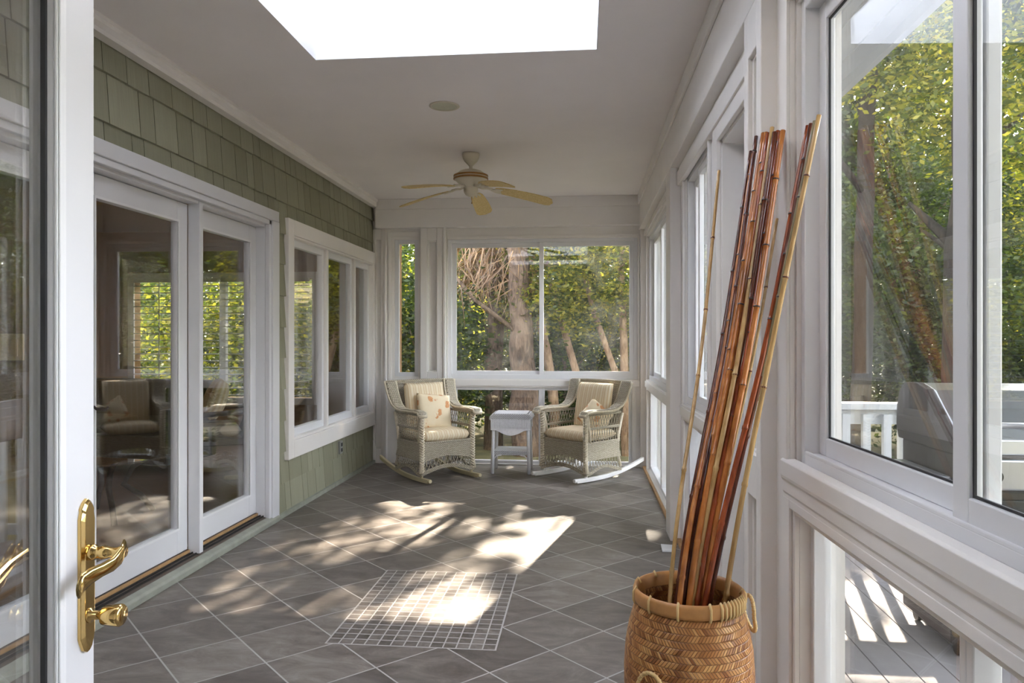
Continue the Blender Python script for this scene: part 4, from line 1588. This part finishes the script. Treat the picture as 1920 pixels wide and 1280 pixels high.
panel(f, IW[0] - 0.08, IW[1] + 0.08, YF - 0.02, YF, IW[2] - 0.08, IW[3] + 0.08, [IW])
f.box(-4.45, -4.37, YF, YF + 0.06, IW[2], IW[3])
child(f, 'window_frame', 'vinyl', w9)
child(MB().box(IW[0], IW[1], YF + 0.08, YF + 0.086, IW[2], IW[3]), 'pane', 'glass', w9)
bl_ = empty('window_blind', (-4.41, YF - 0.06, IW[3]))
tag(bl_, 'white horizontal slatted blind on the far window of the room behind the glass door', 'blind')
for (x0, x1) in ((IW[0] + 0.02, -4.43), (-4.39, IW[1] - 0.02)):
    s_ = MB()
    z = IW[2] + 0.03
    while z < IW[3] - 0.04:
        s_.box(x0, x1, YF - 0.08, YF - 0.048, z, z + 0.010)
        z += 0.083
    s_.box(x0, x1, YF - 0.09, YF - 0.04, IW[3] - 0.04, IW[3])
    child(s_, 'slats', 'blind', bl_)
    s_ = MB()
    for xx in (x0 + 0.35, x1 - 0.35):
        s_.box(xx, xx + 0.012, YF - 0.095, YF - 0.092, IW[2], IW[3])
    child(s_, 'tape', 'blind', bl_)
# warm point light added to brighten the inner room, no fixture there
il = bpy.data.lights.new('interior_fill', 'POINT')
il.energy = 4
il.color = (1.0, 0.74, 0.48)
il.shadow_soft_size = 0.25
ilo = bpy.data.objects.new('interior_fill', il)
COL.objects.link(ilo)
ilo.location = (-5.2, 4.2, 2.2)
# switch plate
sw_ = empty('switch_plate', (-2.497, 2.957, 1.262))
tag(sw_, 'warm lit double switch plate seen through the open glass door', 'switch plate')
MB().box(-0.085, 0.085, -0.012, 0.0, -0.058, 0.058).build('cover', 'plate', sw_, bevel=0.003)
for xx in (-0.045, 0.045):
    MB().box(xx - 0.018, xx + 0.018, -0.016, -0.012, -0.04, 0.035).build('switch', 'cane_light', sw_, bevel=0.002)


def lounge_chair(loc, rz, label):
    r_ = empty('lounge_chair', loc, rz)
    tag(r_, label, 'armchair')
    MB().box(-0.30, 0.30, -0.32, 0.28, 0.34, 0.40).build('seat', 'dark_wood', r_, bevel=0.01)
    b = MB().hexa([(-0.27, 0.22, 0.38), (0.27, 0.22, 0.38), (0.27, 0.26, 0.38), (-0.27, 0.26, 0.38)], [(-0.27, 0.52, 1.12), (0.27, 0.52, 1.12), (0.27, 0.56, 1.12), (-0.27, 0.56, 1.12)])
    b.build('backrest', 'dark_wicker', r_)
    for sx in (-1, 1):
        MB().tube([(sx * 0.30, -0.34, 0.60), (sx * 0.31, 0.0, 0.62), (sx * 0.30, 0.36, 0.64)], 0.022, 8).build('arm', 'dark_wood', r_, smooth=True)
        for sy in (-0.30, 0.30):
            MB().tube([(sx * 0.29, sy, 0.0), (sx * 0.29, sy, 0.62)], 0.02, 8).build('leg', 'dark_wood', r_, smooth=True)
    c_ = rounded_pad(0.5, 0.5, 0.10, puff=0.02)
    o_ = c_.build('seat_cushion', 'plaid', r_, smooth=True)
    merge_doubles(o_)
    o_.location = (0, -0.02, 0.46)
    return r_


lounge_chair((-3.35, 6.35, 0.02), R(-60), 'dark chair with plaid cushion seen through the right pane of the glass door')
o = rounded_pad(0.42, 0.36, 0.10, puff=0.05).build('throw_pillow', 'cushion', None, smooth=True)
merge_doubles(o)
o.location = (-3.28, 6.27, 0.76)
o.rotation_euler = (R(72), 0, R(-60))
tag(o, 'pale pillow on the dark chair inside the glass door', 'pillow')
sf = empty('sofa', (-4.55, 6.9, 0.02), R(-10))
tag(sf, 'dark woven sofa with grey cushions seen through the left pane of the glass door', 'sofa')
MB().box(-0.75, 0.75, -0.35, 0.35, 0.10, 0.36).build('base', 'dark_wicker', sf, bevel=0.02)
MB().box(-0.75, 0.75, 0.25, 0.38, 0.36, 0.86).build('backrest', 'dark_wicker', sf, bevel=0.03)
for sx in (-1, 1):
    MB().box(sx * 0.75 - 0.05, sx * 0.75 + 0.05, -0.36, 0.36, 0.10, 0.62).build('arm', 'dark_wicker', sf, bevel=0.03)
    o = rounded_pad(0.66, 0.6, 0.13, puff=0.02).build('seat_cushion', 'sofa_cloth', sf, smooth=True)
    merge_doubles(o)
    o.location = (sx * 0.35, -0.04, 0.43)
ct = empty('coffee_table', (-3.42, 4.95, 0.02))
tag(ct, 'oval glass coffee table on dark curved legs inside the glass door', 'coffee table')
c = MB()
c.lathe([(0.0, 0.43), (0.46, 0.43), (0.465, 0.437), (0.46, 0.444), (0.0, 0.444)], 40, cap=False)
c.build('table_top', 'glass_door', ct, smooth=False)
for k in range(4):
    a = R(45 + 90 * k)
    MB().tube([(math.cos(a) * 0.32, math.sin(a) * 0.32, 0.0), (math.cos(a) * 0.24, math.sin(a) * 0.24, 0.12), (math.cos(a) * 0.12, math.sin(a) * 0.12, 0.22), (math.cos(a) * 0.18, math.sin(a) * 0.18, 0.34), (math.cos(a) * 0.33, math.sin(a) * 0.33, 0.43)], 0.02, 8).build('leg', 'dark_wood', ct, smooth=True)
cb = empty('cabinet', (-5.9, 8.1, 0.02))
tag(cb, 'honey coloured wooden chest deep inside the room by the blinds', 'cabinet')
MB().box(-0.45, 0.45, -0.25, 0.25, 0.04, 0.72).build('body', 'orange_wood', cb, bevel=0.01)
for k in range(3):
    d_ = MB().box(-0.42, 0.42, -0.268, -0.25, 0.08 + k * 0.21, 0.27 + k * 0.21).build('drawer', 'orange_wood', cb, bevel=0.006)
    MB().lathe([(0.0, 0), (0.015, 0.0), (0.015, 0.02), (0, 0.02)], 10, c=(0, -0.285, 0.165 + k * 0.21), cap=False).build('knob', 'brass', d_)

# ------------------------------------------------------------------ deck outside
dk = MB()
x = 0.80
while x < 4.6:
    dk.box(x, x + 0.140, -1.2, 5.25, -0.13, -0.10)
    x += 0.146
dko = struct(dk.build('deck', 'deckboard'))
MB().box(0.76, 4.62, -1.2, 5.25, -0.20, -0.15).build('under_sheet', 'gap_dark', dko)  # one dark slab below the boards, seen through their gaps
rl_ = empty('deck_railing', (1.45, 5.08, -0.1))
tag(rl_, 'white wooden deck railing with square balusters beyond the near window', 'railing')
child(MB().box(0.80, 2.15, 5.02, 5.16, 0.83, 0.872), 'handrail', 'rail_paint', rl_, bevel=0.004)
child(MB().box(0.80, 2.13, 5.075, 5.115, 0.73, 0.83), 'rail_board', 'rail_paint', rl_, bevel=0.003)
child(MB().box(0.80, 2.13, 5.075, 5.115, -0.02, 0.05), 'rail_board', 'rail_paint', rl_, bevel=0.003)
x = 0.92
while x < 2.0:
    child(MB().box(x, x + 0.05, 5.035, 5.075, -0.06, 0.80), 'baluster', 'rail_paint', rl_, bevel=0.002)
    x += 0.13
child(MB().box(2.08, 2.17, 5.04, 5.13, -0.1, 0.83), 'rail_post', 'rail_paint', rl_, bevel=0.004)

# grill
gr = empty('grill', (2.05, 3.62, -0.1))
tag(gr, 'stainless gas grill with dark sides standing on the deck outside the near window', 'grill')
# local coordinates: x 0..1.1 along the front, y -0.28 (front) .. +0.28
G = lambda x0, x1, y0, y1, z0, z1: MB().box(x0, x1, y0, y1, z0, z1)
G(-0.45, 0.55, -0.24, 0.26, 0.06, 0.74).build('cabinet', 'grill_dark', gr, bevel=0.01)
for q in (0, 1):
    d_ = G(-0.43 + q * 0.49, 0.04 + q * 0.49, -0.262, -0.24, 0.10, 0.70).build('door', 'black', gr, bevel=0.006)
    MB().tube([(0.01 + q * 0.06, -0.29, 0.45), (0.01 + q * 0.06, -0.29, 0.66)], 0.009, 8).build('handle', 'steel', d_, smooth=True)
G(-0.45, 0.55, -0.30, 0.26, 0.74, 0.90).build('fire_box', 'grill_dark', gr, bevel=0.01)
G(-0.45, 0.55, -0.33, -0.30, 0.755, 0.885).build('control_panel', 'steel', gr, bevel=0.008)
for q in range(4):
    MB(lambda x, y, z: (x, -0.33 - z, 0.82 + y)).lathe([(0.0, 0), (0.036, 0), (0.036, 0.012), (0.028, 0.018), (0.026, 0.04), (0.0, 0.04)], 20, c=(-0.33 + q * 0.25, 0, 0), cap=False).build('knob', 'black', gr, smooth=False)
lid = [(-0.30, 0.90), (0.26, 0.90), (0.285, 0.96), (0.28, 1.06), (0.25, 1.14), (0.18, 1.185), (0.06, 1.19), (-0.05, 1.165), (-0.29, 0.965)]
MB().prism(lid, 0, -0.47, -0.435).build('lid_end', 'grill_dark', gr, bevel=0.006)
MB().prism(lid, 0, 0.535, 0.57).build('lid_end', 'grill_dark', gr, bevel=0.006)
MB().prism([(y * 0.98, 0.90 + (z - 0.90) * 0.985) for y, z in lid], 0, -0.435, 0.535).build('lid', 'steel', gr, bevel=0.006)
MB().tube([(-0.38, -0.33, 1.03), (0.48, -0.33, 1.03)], 0.014, 10).build('lid_handle', 'steel', gr, smooth=True)
G(-0.52, -0.46, -0.26, 0.20, 0.42, 0.80).build('folded_shelf', 'steel', gr, bevel=0.006)
for sx in (-0.40, 0.50):
    for sy in (-0.2, 0.2):
        MB(lambda x, y, z, sx=sx, sy=sy: (sx + z, sy + x, 0.035 + y)).lathe([(0.0, -0.012), (0.034, -0.012), (0.034, 0.012), (0.0, 0.012)], 14, cap=False).build('caster', 'black', gr)

# ground
struct(MB().box(-30, 40, -15, 60, -0.75, -0.60).build('ground', 'ground'))


# ------------------------------------------------------------------ vegetation
def leaf_mesh(name, n, fn, size, mat, seed, aspect=0.45):
    rg = np.random.default_rng(seed)
    P = fn(rg, n)
    n = len(P)
    sz = size * rg.uniform(0.6, 1.35, n)[:, None]
    a = rg.normal(size=(n, 3))
    a /= np.linalg.norm(a, axis=1)[:, None]
    b = rg.normal(size=(n, 3))
    b -= (b * a).sum(1)[:, None] * a
    b /= np.linalg.norm(b, axis=1)[:, None]
    a[:, 2] *= 0.6
    nn = np.cross(a, b)
    V = np.empty((n, 4, 3))
    V[:, 0] = P - a * sz
    V[:, 1] = P + b * sz * aspect + nn * sz * 0.12
    V[:, 2] = P + a * sz
    V[:, 3] = P - b * sz * aspect + nn * sz * 0.12
    me = bpy.data.meshes.new(name)
    me.vertices.add(n * 4)
    me.vertices.foreach_set('co', V.reshape(-1))
    me.loops.add(n * 4)
    me.loops.foreach_set('vertex_index', np.arange(n * 4, dtype=np.int32))
    me.polygons.add(n)
    me.polygons.foreach_set('loop_start', np.arange(0, n * 4, 4, dtype=np.int32))
    me.polygons.foreach_set('loop_total', np.full(n, 4, dtype=np.int32))
    me.update(calc_edges=True)
    me.materials.append(M[mat])
    return me


def clumpy(rx, ry, rz, zc, nclump=60, spread=0.22):
    def f(rg, n):
        c = rg.normal(size=(nclump, 3))
        c /= np.linalg.norm(c, axis=1)[:, None]
        c *= rg.uniform(0.55, 1.0, nclump)[:, None]
        idx = rg.integers(0, nclump, n)
        p = c[idx] + rg.normal(size=(n, 3)) * spread * 0.75
        p = p * np.array([rx, ry, rz]) + np.array([0, 0, zc])
        return p[p[:, 2] > 0.02]
    return f


def trunk_mb(h, r0, r1, lean=(0, 0), seed=0, branches=5, blen=1.2):
    rg = random.Random(seed)
    mb = MB()
    pts, rs = [], []
    k = 10
    for i in range(k + 1):
        t = i / k
        pts.append((lean[0] * t + rg.uniform(-1, 1) * r0 * 0.25, lean[1] * t + rg.uniform(-1, 1) * r0 * 0.25, h * t - 0.02))
        rs.append(r0 + (r1 - r0) * t + (r0 * 0.35 if i == 0 else 0))
    mb.tube(pts, rs, 12)
    for b in range(branches):
        i = rg.randint(4, k - 1)
        a = rg.uniform(0, 6.28)
        p = Vector(pts[i])
        L_ = blen * rg.uniform(0.6, 1.2)
        d_ = Vector((math.cos(a), math.sin(a), rg.uniform(0.4, 1.1))).normalized()
        q = p + d_ * L_ * 0.5 + Vector((0, 0, 0.1))
        mb.tube([p, q, p + d_ * L_ + Vector((0, 0, 0.25 * L_))], [rs[i] * 0.5, rs[i] * 0.35, rs[i] * 0.15], 7)
    return mb


CROWN = {
    'shrub': leaf_mesh('shrub_leaves', 9000, clumpy(1.25, 1.25, 1.5, 1.35, 70), 0.055, 'leaf_dark', 1),
    'shrub_light': leaf_mesh('light_shrub_leaves', 9000, clumpy(1.3, 1.3, 1.7, 1.6, 60, 0.26), 0.055, 'leaf_yellow', 2),
    'bush': leaf_mesh('bush_leaves', 10000, clumpy(1.5, 1.3, 2.0, 2.0, 80), 0.06, 'leaf', 3),
    'tree': leaf_mesh('tree_leaves', 34000, clumpy(2.6, 2.6, 2.4, 4.6, 150, 0.17), 0.058, 'leaf', 4),
    'tree_light': leaf_mesh('light_tree_leaves', 30000, clumpy(2.4, 2.4, 2.6, 4.4, 120, 0.17), 0.056, 'leaf_yellow', 5),
    'tree_far': leaf_mesh('far_tree_leaves', 26000, clumpy(4.0, 3.0, 5.0, 5.5, 130, 0.2), 0.13, 'leaf', 6),
}
TRUNKS = {
    'shrub': trunk_mb(1.6, 0.05, 0.03, seed=1, branches=5, blen=0.8),
    'shrub_light': trunk_mb(1.8, 0.05, 0.03, seed=2, branches=5, blen=0.8),
    'bush': trunk_mb(2.4, 0.07, 0.04, seed=3, branches=6, blen=1.0),
    'tree': trunk_mb(5.5, 0.17, 0.07, seed=4, branches=8, blen=2.0),
    'tree_light': trunk_mb(5.0, 0.13, 0.06, seed=5, branches=8, blen=1.8),
    'tree_far': trunk_mb(7.0, 0.22, 0.1, seed=6, branches=8, blen=2.6),
}
TM = {}
for k_, mb in TRUNKS.items():
    o = mb.build('trunk', 'bark', None, smooth=True)
    TM[k_] = o.data
    bpy.data.objects.remove(o)


def plant(kind, x, y, s, rz, name, label, cat, group, sz=None):
    r_ = empty(name, (x, y, -0.62), rz)
    r_.scale = (s, s, sz or s)
    tag(r_, label, cat, group)
    o1 = bpy.data.objects.new('foliage', CROWN[kind])
    o2 = bpy.data.objects.new('trunk', TM[kind])
    for o_ in (o1, o2):
        COL.objects.link(o_)
        o_.parent = r_
    return r_


rg = random.Random(21)
PL = []
# dense hedge seen through the back windows
for i, (kd, x, y, s) in enumerate([
    ('shrub', -5.2, 12.2, 1.05), ('bush', -3.9, 13.6, 1.0), ('shrub', -2.75, 12.2, 1.0), ('bush', -1.9, 14.5, 1.1), ('shrub', -0.35, 13.4, 0.95),
    ('shrub_light', 0.75, 14.6, 1.0), ('bush', 1.9, 13.8, 1.0), ('shrub', 3.1, 12.6, 1.1), ('bush', 4.6, 13.0, 1.1), ('shrub_light', -3.2, 15.4, 1.15),
    ('bush', -6.8, 13.2, 1.2), ('shrub', -8.3, 12.5, 1.2), ('bush', -9.8, 14.0, 1.3), ('shrub', 6.2, 12.4, 1.2), ('bush', 0.2, 16.4, 1.2)]):
    PL.append((kd, x, y, s))
for kd, x, y, s in PL:
    lab = {'shrub': 'dark green leafy shrub in the hedge beyond the back window', 'bush': 'mid green bush in the hedge beyond the back window', 'shrub_light': 'yellow green shrub in the hedge beyond the back window'}[kd]
    plant(kd, x, y, s, rg.uniform(0, 6.28), 'shrub', lab, 'shrub', 'shrubs beyond the back window, ' + {'shrub': 'dark', 'bush': 'mid green', 'shrub_light': 'yellow green'}[kd])
for i, (x, y, s) in enumerate([(-9, 22, 1.0), (-3.5, 24, 1.0), (2.5, 25, 1.0), (8, 23, 1.05), (13, 20, 1.0), (16, 14, 1.0), (17, 8, 0.95), (16, 2, 0.9), (20, 17, 1.1), (-14, 18, 1.0), (-6.5, 28, 1.3), (-1, 30, 1.3), (4.5, 30, 1.3), (9.5, 28, 1.3), (15, 26, 1.3), (21, 22, 1.3), (24, 12, 1.3), (23, 4, 1.3)]):
    plant('tree_far', x, y, s * 0.72, rg.uniform(0, 6.28), 'tree', 'tall green tree standing far behind the hedge and deck', 'tree', 'far trees behind the garden', sz=s * 0.62)
for i, (kd, x, y, s) in enumerate([('tree_light', 8.0, 11.5, 0.72), ('tree', 10.5, 9.0, 0.80), ('tree_light', 9.6, 13.8, 0.85), ('tree', 6.3, 14.6, 0.80), ('tree', 12.0, 6.0, 0.8), ('tree_light', 13.5, 10.8, 0.9), ('tree_light', 11.0, 3.2, 0.75)]):
    plant(kd, x, y, s, rg.uniform(0, 6.28), 'tree', {'tree': 'leafy green tree in the garden beyond the deck', 'tree_light': 'sunlit yellow green tree in the garden beyond the deck'}[kd], 'tree', {'tree': 'green trees beyond the deck', 'tree_light': 'yellow green trees beyond the deck'}[kd])
for i, (kd, x, y, s) in enumerate([('bush', 6.6, 10.4, 0.85), ('shrub_light', 7.6, 8.8, 0.8), ('bush', 9.0, 6.9, 0.9), ('shrub', 5.6, 11.3, 0.8), ('shrub_light', 10.2, 4.6, 0.9), ('bush', 9.4, 2.0, 0.9), ('shrub', 8.4, 10.6, 0.9)]):
    plant(kd, x, y, s, rg.uniform(0, 6.28), 'shrub', {'bush': 'mid green bush below the trees beyond the deck railing', 'shrub': 'dark shrub below the trees beyond the deck railing', 'shrub_light': 'yellow green shrub below the trees beyond the deck railing'}[kd], 'shrub', {'bush': 'mid green bushes', 'shrub': 'dark shrubs', 'shrub_light': 'yellow green shrubs'}[kd] + ' beyond the deck railing')
# behind the interior window
for x, y in ((-6.4, 11.6), (-5.0, 11.3), (-3.9, 11.7)):
    plant('shrub_light', x, y, 0.95, rg.uniform(0, 6.28), 'shrub', 'yellow green shrub outside the window with the blinds', 'shrub', 'shrubs outside the blinds')

# big old trunk with dead palm fronds behind the back window
ot = empty('old_tree', (-1.02, 11.9, -0.62))
tag(ot, 'thick rough barked tree trunk right behind the back window', 'tree')
t_ = MB()
pts, rs = [], []
for i in range(26):
    t = i / 25
    z = t * 6.5
    pts.append((0.10 - 0.16 * min(1, z / 3.4) + 0.02 * math.sin(i * 1.7), 0.02 * math.cos(i * 1.3), z))
    rs.append((0.25 if z < 0.8 else 0.235 - 0.022 * z) * (1 + 0.04 * math.sin(i * 2.1)))
t_.tube(pts, rs, 26)
t_.tube([(-0.1, -0.1, 2.05), (-0.75, -0.2, 2.55), (-1.5, -0.3, 3.5)], [0.045, 0.035, 0.025], 8)
t_.build('trunk', 'bark', ot, smooth=True)
me = leaf_mesh('crown_leaves', 9000, clumpy(2.2, 2.2, 1.1, 5.6, 60, 0.22), 0.07, 'leaf', 31)
o = bpy.data.objects.new('foliage', me)
COL.objects.link(o)
o.parent = ot

# palm with a skirt of dead fronds
pm = empty('palm', (-1.55, 12.5, -0.62))
tag(pm, 'palm with a skirt of hanging dead fronds left of the thick trunk', 'palm')
t_ = MB()
t_.tube([(0, 0, 0), (0.02, 0, 1.6), (0.1, 0, 3.2), (0.15, 0, 4.2)], [0.17, 0.14, 0.14, 0.13], 14)
t_.build('trunk', 'bark', pm, smooth=True)
rgn = random.Random(3)
t_ = MB()
for i in range(520):
    a = rgn.uniform(0, 6.28)
    z0 = rgn.uniform(2.9, 4.0)
    r0 = rgn.uniform(0.1, 0.3)
    r1 = r0 + rgn.uniform(0.1, 0.65)
    L_ = rgn.uniform(0.5, 1.3)
    p0 = Vector((math.cos(a) * r0, math.sin(a) * r0, z0))
    a2 = a + rgn.uniform(-0.8, 0.8)
    p1 = Vector((math.cos(a) * r1, math.sin(a) * r1, z0 - L_ * rgn.uniform(-0.1, 0.35)))
    p2 = Vector((math.cos(a2) * (r1 + rgn.uniform(-0.1, 0.35)), math.sin(a2) * (r1 + 0.1), z0 - L_ * rgn.uniform(0.5, 0.9)))
    t_.tube([p0, p1, p2], [0.006, 0.013, 0.003], 4, flat=0.35)
t_.build('dead_fronds', 'dead_frond', pm)
t_ = MB()
for i in range(34):
    a = rgn.uniform(0, 6.28)
    el = rgn.uniform(-0.2, 0.9)
    L_ = rgn.uniform(1.0, 1.5)
    base = Vector((0.15, 0, 4.2))
    d_ = Vector((math.cos(a) * math.cos(el), math.sin(a) * math.cos(el), math.sin(el)))
    c0 = base + d_ * L_ * 0.6
    for j in range(-7, 8):
        sd2 = Vector((-math.sin(a), math.cos(a), 0)) * j * 0.05
        t_.tube([c0, c0 + d_ * L_ * 0.35 + sd2, c0 + d_ * L_ * 0.55 + sd2 * 1.5 - Vector((0, 0, 0.15))], [0.006, 0.016, 0.003], 4, flat=0.3)
    t_.tube([base, c0], 0.01, 4)
t_.build('fronds', 'leaf', pm)

# slim crooked tree to the right of the window view
for (x, y, lean, hh, lab) in (
        (0.66, 12.0, [(0.02, 0, 0), (0.0, 0, 1.0), (-0.02, 0, 1.9), (-0.06, 0, 3.0), (0.05, 0, 4.5)], 0.085, 'slim smooth tan trunk near the right edge of the back window'),
        (0.64, 11.9, [(0, 0, 1.0), (-0.22, 0, 1.6), (-0.50, 0, 2.4), (-0.78, 0.1, 3.6)], 0.058, 'leaning tan trunk forking left from the slim tree in the back window'),
        (-0.10, 12.1, [(0.12, 0, 0), (0.02, 0, 1.2), (-0.24, 0, 2.1), (-0.46, 0, 2.9), (-0.7, 0, 4.2)], 0.075, 'slanting tan trunk in the middle of the right back window pane'),
        (-0.52, 12.3, [(0.08, 0, 0), (0.0, 0, 1.0), (-0.10, 0, 1.7), (-0.4, 0, 3.0)], 0.10, 'short tan trunk just right of the thick trunk')):
    r_ = empty('slim_tree', (x, y, -0.62))
    tag(r_, lab, 'tree')
    MB().tube(lean, [hh * (1 - 0.12 * i) for i in range(len(lean))], 10).build('trunk', 'bark_tan', r_, smooth=True)
    o = bpy.data.objects.new('foliage', leaf_mesh('slim_tree_leaves', 2600, clumpy(0.75, 0.4, 0.95, 2.9, 22, 0.22), 0.05, 'leaf_yellow', int(hh * 1000)))
    COL.objects.link(o)
    o.parent = r_
    o.location = (lean[-1][0] * 0.6, -0.2, 0)
# dark trunks beyond the deck
for (x, y, r0) in ((4.4, 9.2, 0.20), (5.4, 11.0, 0.16), (3.4, 9.6, 0.13), (6.6, 9.3, 0.14)):
    r_ = empty('slim_tree', (x, y, -0.62))
    tag(r_, 'dark tree trunk rising behind the deck railing', 'tree', 'dark trunks behind the railing')
    t_ = trunk_mb(7.5, r0, r0 * 0.6, lean=(0.3, 0.2), seed=int(x * 10), branches=2, blen=1.2)
    t_.build('trunk', 'bark_dark', r_, smooth=True)
    o = bpy.data.objects.new('foliage', leaf_mesh('upper_leaves', 3500, clumpy(1.6, 1.6, 1.4, 5.4, 20, 0.16), 0.05, 'leaf_yellow', int(x * 7)))
    COL.objects.link(o)
    o.parent = r_


# trees added towards the sun, crowns shaped to block it outside chosen patches
def smooth(a, b, v):
    t = np.clip((v - a) / (b - a), 0, 1)
    return t * t * (3 - 2 * t)


def canopy_fn(xc, xw, yc, yw):
    def f(rg, n):
        P = np.empty((0, 3))
        while len(P) < n:
            m = n * 2
            y = rg.uniform(yc - yw, yc + yw, m)
            x = rg.uniform(xc - xw, xc + xw, m)
            fy = rg.uniform(-4.0, 9.5, m)                      # where its shadow falls
            z = 0.53 * (y - fy)
            fx = x - 0.23 * (y - fy)
            # uneven dapple pattern laid out in shadow space
            cl = 0.5 + 0.28 * np.sin(fx * 5.3 + 1.7 * np.sin(fy * 2.1)) + 0.28 * np.sin(fy * 4.1 + fx * 2.3 + 1.3 * np.sin(fx * 3.0))
            cl2 = 0.5 + 0.5 * np.sin(fx * 17 + 3 * np.sin(fy * 5)) * np.sin(fy * 11 + 2 * np.sin(fx * 7))
            dens = np.full(m, 1.0)
            # open patch over the porch floor
            inx = smooth(-2.35, -1.9, fx) * (1 - smooth(-0.1, 0.05, fx))
            iny = smooth(2.9, 3.2, fy) * (1 - smooth(5.9, 6.3, fy))
            open1 = inx * iny
            dk = smooth(0.80, 0.95, fx) * (1 - smooth(1.75, 1.95, fx)) * smooth(3.2, 3.4, fy) * (1 - smooth(4.5, 5.0, fy))
            op = np.maximum(open1 * np.clip(1.25 - 0.75 * cl - 0.12 * cl2, 0.2, 1.0), dk * 0.97)
            low = smooth(6.3, 6.8, fy) * smooth(-2.2, -1.9, fx) * (1 - smooth(0.4, 0.7, fx))
            op = np.maximum(op, low * 0.5 * (1 - cl2))
            dens = 1 - np.clip(op, 0, 0.985)
            keep = rg.uniform(0, 1, m) < dens
            P = np.vstack([P, np.stack([x, y, z], 1)[keep & (z > 1.0)]])
        return P[:n]
    return f


for i, (xc, n, lab) in enumerate(((-4.75, 11000, 'added tree blocking the sun, leftmost, towards the blinds window'), (-0.6, 15000, 'added tree with crown shaped to dapple the sun, left of centre beyond the hedge'), (3.4, 19000, 'added tree with crown shaped to dapple the sun, in the centre beyond the hedge'), (7.4, 16000, 'added tree blocking the sun, furthest right beyond the hedge'))):
    r_ = empty('sun_block_tree', (0, 0, 0))
    r_.location = (xc, 18.6, -0.62)
    tag(r_, lab, 'tree')
    me = leaf_mesh('crown_leaves', n, canopy_fn(xc, 2.05, 16.0, 0.9), 0.115, 'leaf', 50 + i, aspect=0.6)
    o = bpy.data.objects.new('foliage', me)
    COL.objects.link(o)
    o.parent = r_
    o.matrix_parent_inverse = r_.matrix_basis.inverted()
    o.matrix_parent_inverse = Matrix.Translation(-Vector(r_.location))
    MB().tube([(0, 0, 0), (0.1, -0.2, 3), (0, -0.8, 6), (0.1, -2.0, 8.0)], [0.25, 0.2, 0.15, 0.08], 12).build('trunk', 'bark', r_, smooth=True)

# unseen oak crowns added high over the deck to cut sky light
for i, (x, y, lab) in enumerate(((4.6, 0.5, 'unseen oak crown added to shade the near deck'), (4.8, 8.2, 'unseen oak crown added to shade the far end of the deck'))):
    r_ = empty('sky_shade_oak', (x + 2.6, y - 2.0, -0.62))
    tag(r_, lab, 'tree')
    rr_ = lambda rg, n: np.stack([rg.uniform(-3.3, 3.3, n) - 2.6, rg.uniform(-4.4, 4.4, n) + 2.0, 7.6 + rg.normal(0, 0.35, n)], 1)
    o = bpy.data.objects.new('foliage', leaf_mesh('oak_leaves', 22000, rr_, 0.12, 'leaf', 80 + i, aspect=0.6))
    COL.objects.link(o)
    o.parent = r_
    MB().tube([(0, 0, 0), (0.1, 0, 3), (-0.3, 0.3, 5.5), (-1.4, 1.0, 7.4)], [0.3, 0.24, 0.2, 0.1], 12).build('trunk', 'bark', r_, smooth=True)

# unseen wall added behind the camera to block sky light from the deck side
struct(MB().box(0.96, 7.5, Y0 - 1.2, Y0 - 0.95, -0.6, 4.2).build('wall_sky_block', 'siding'))
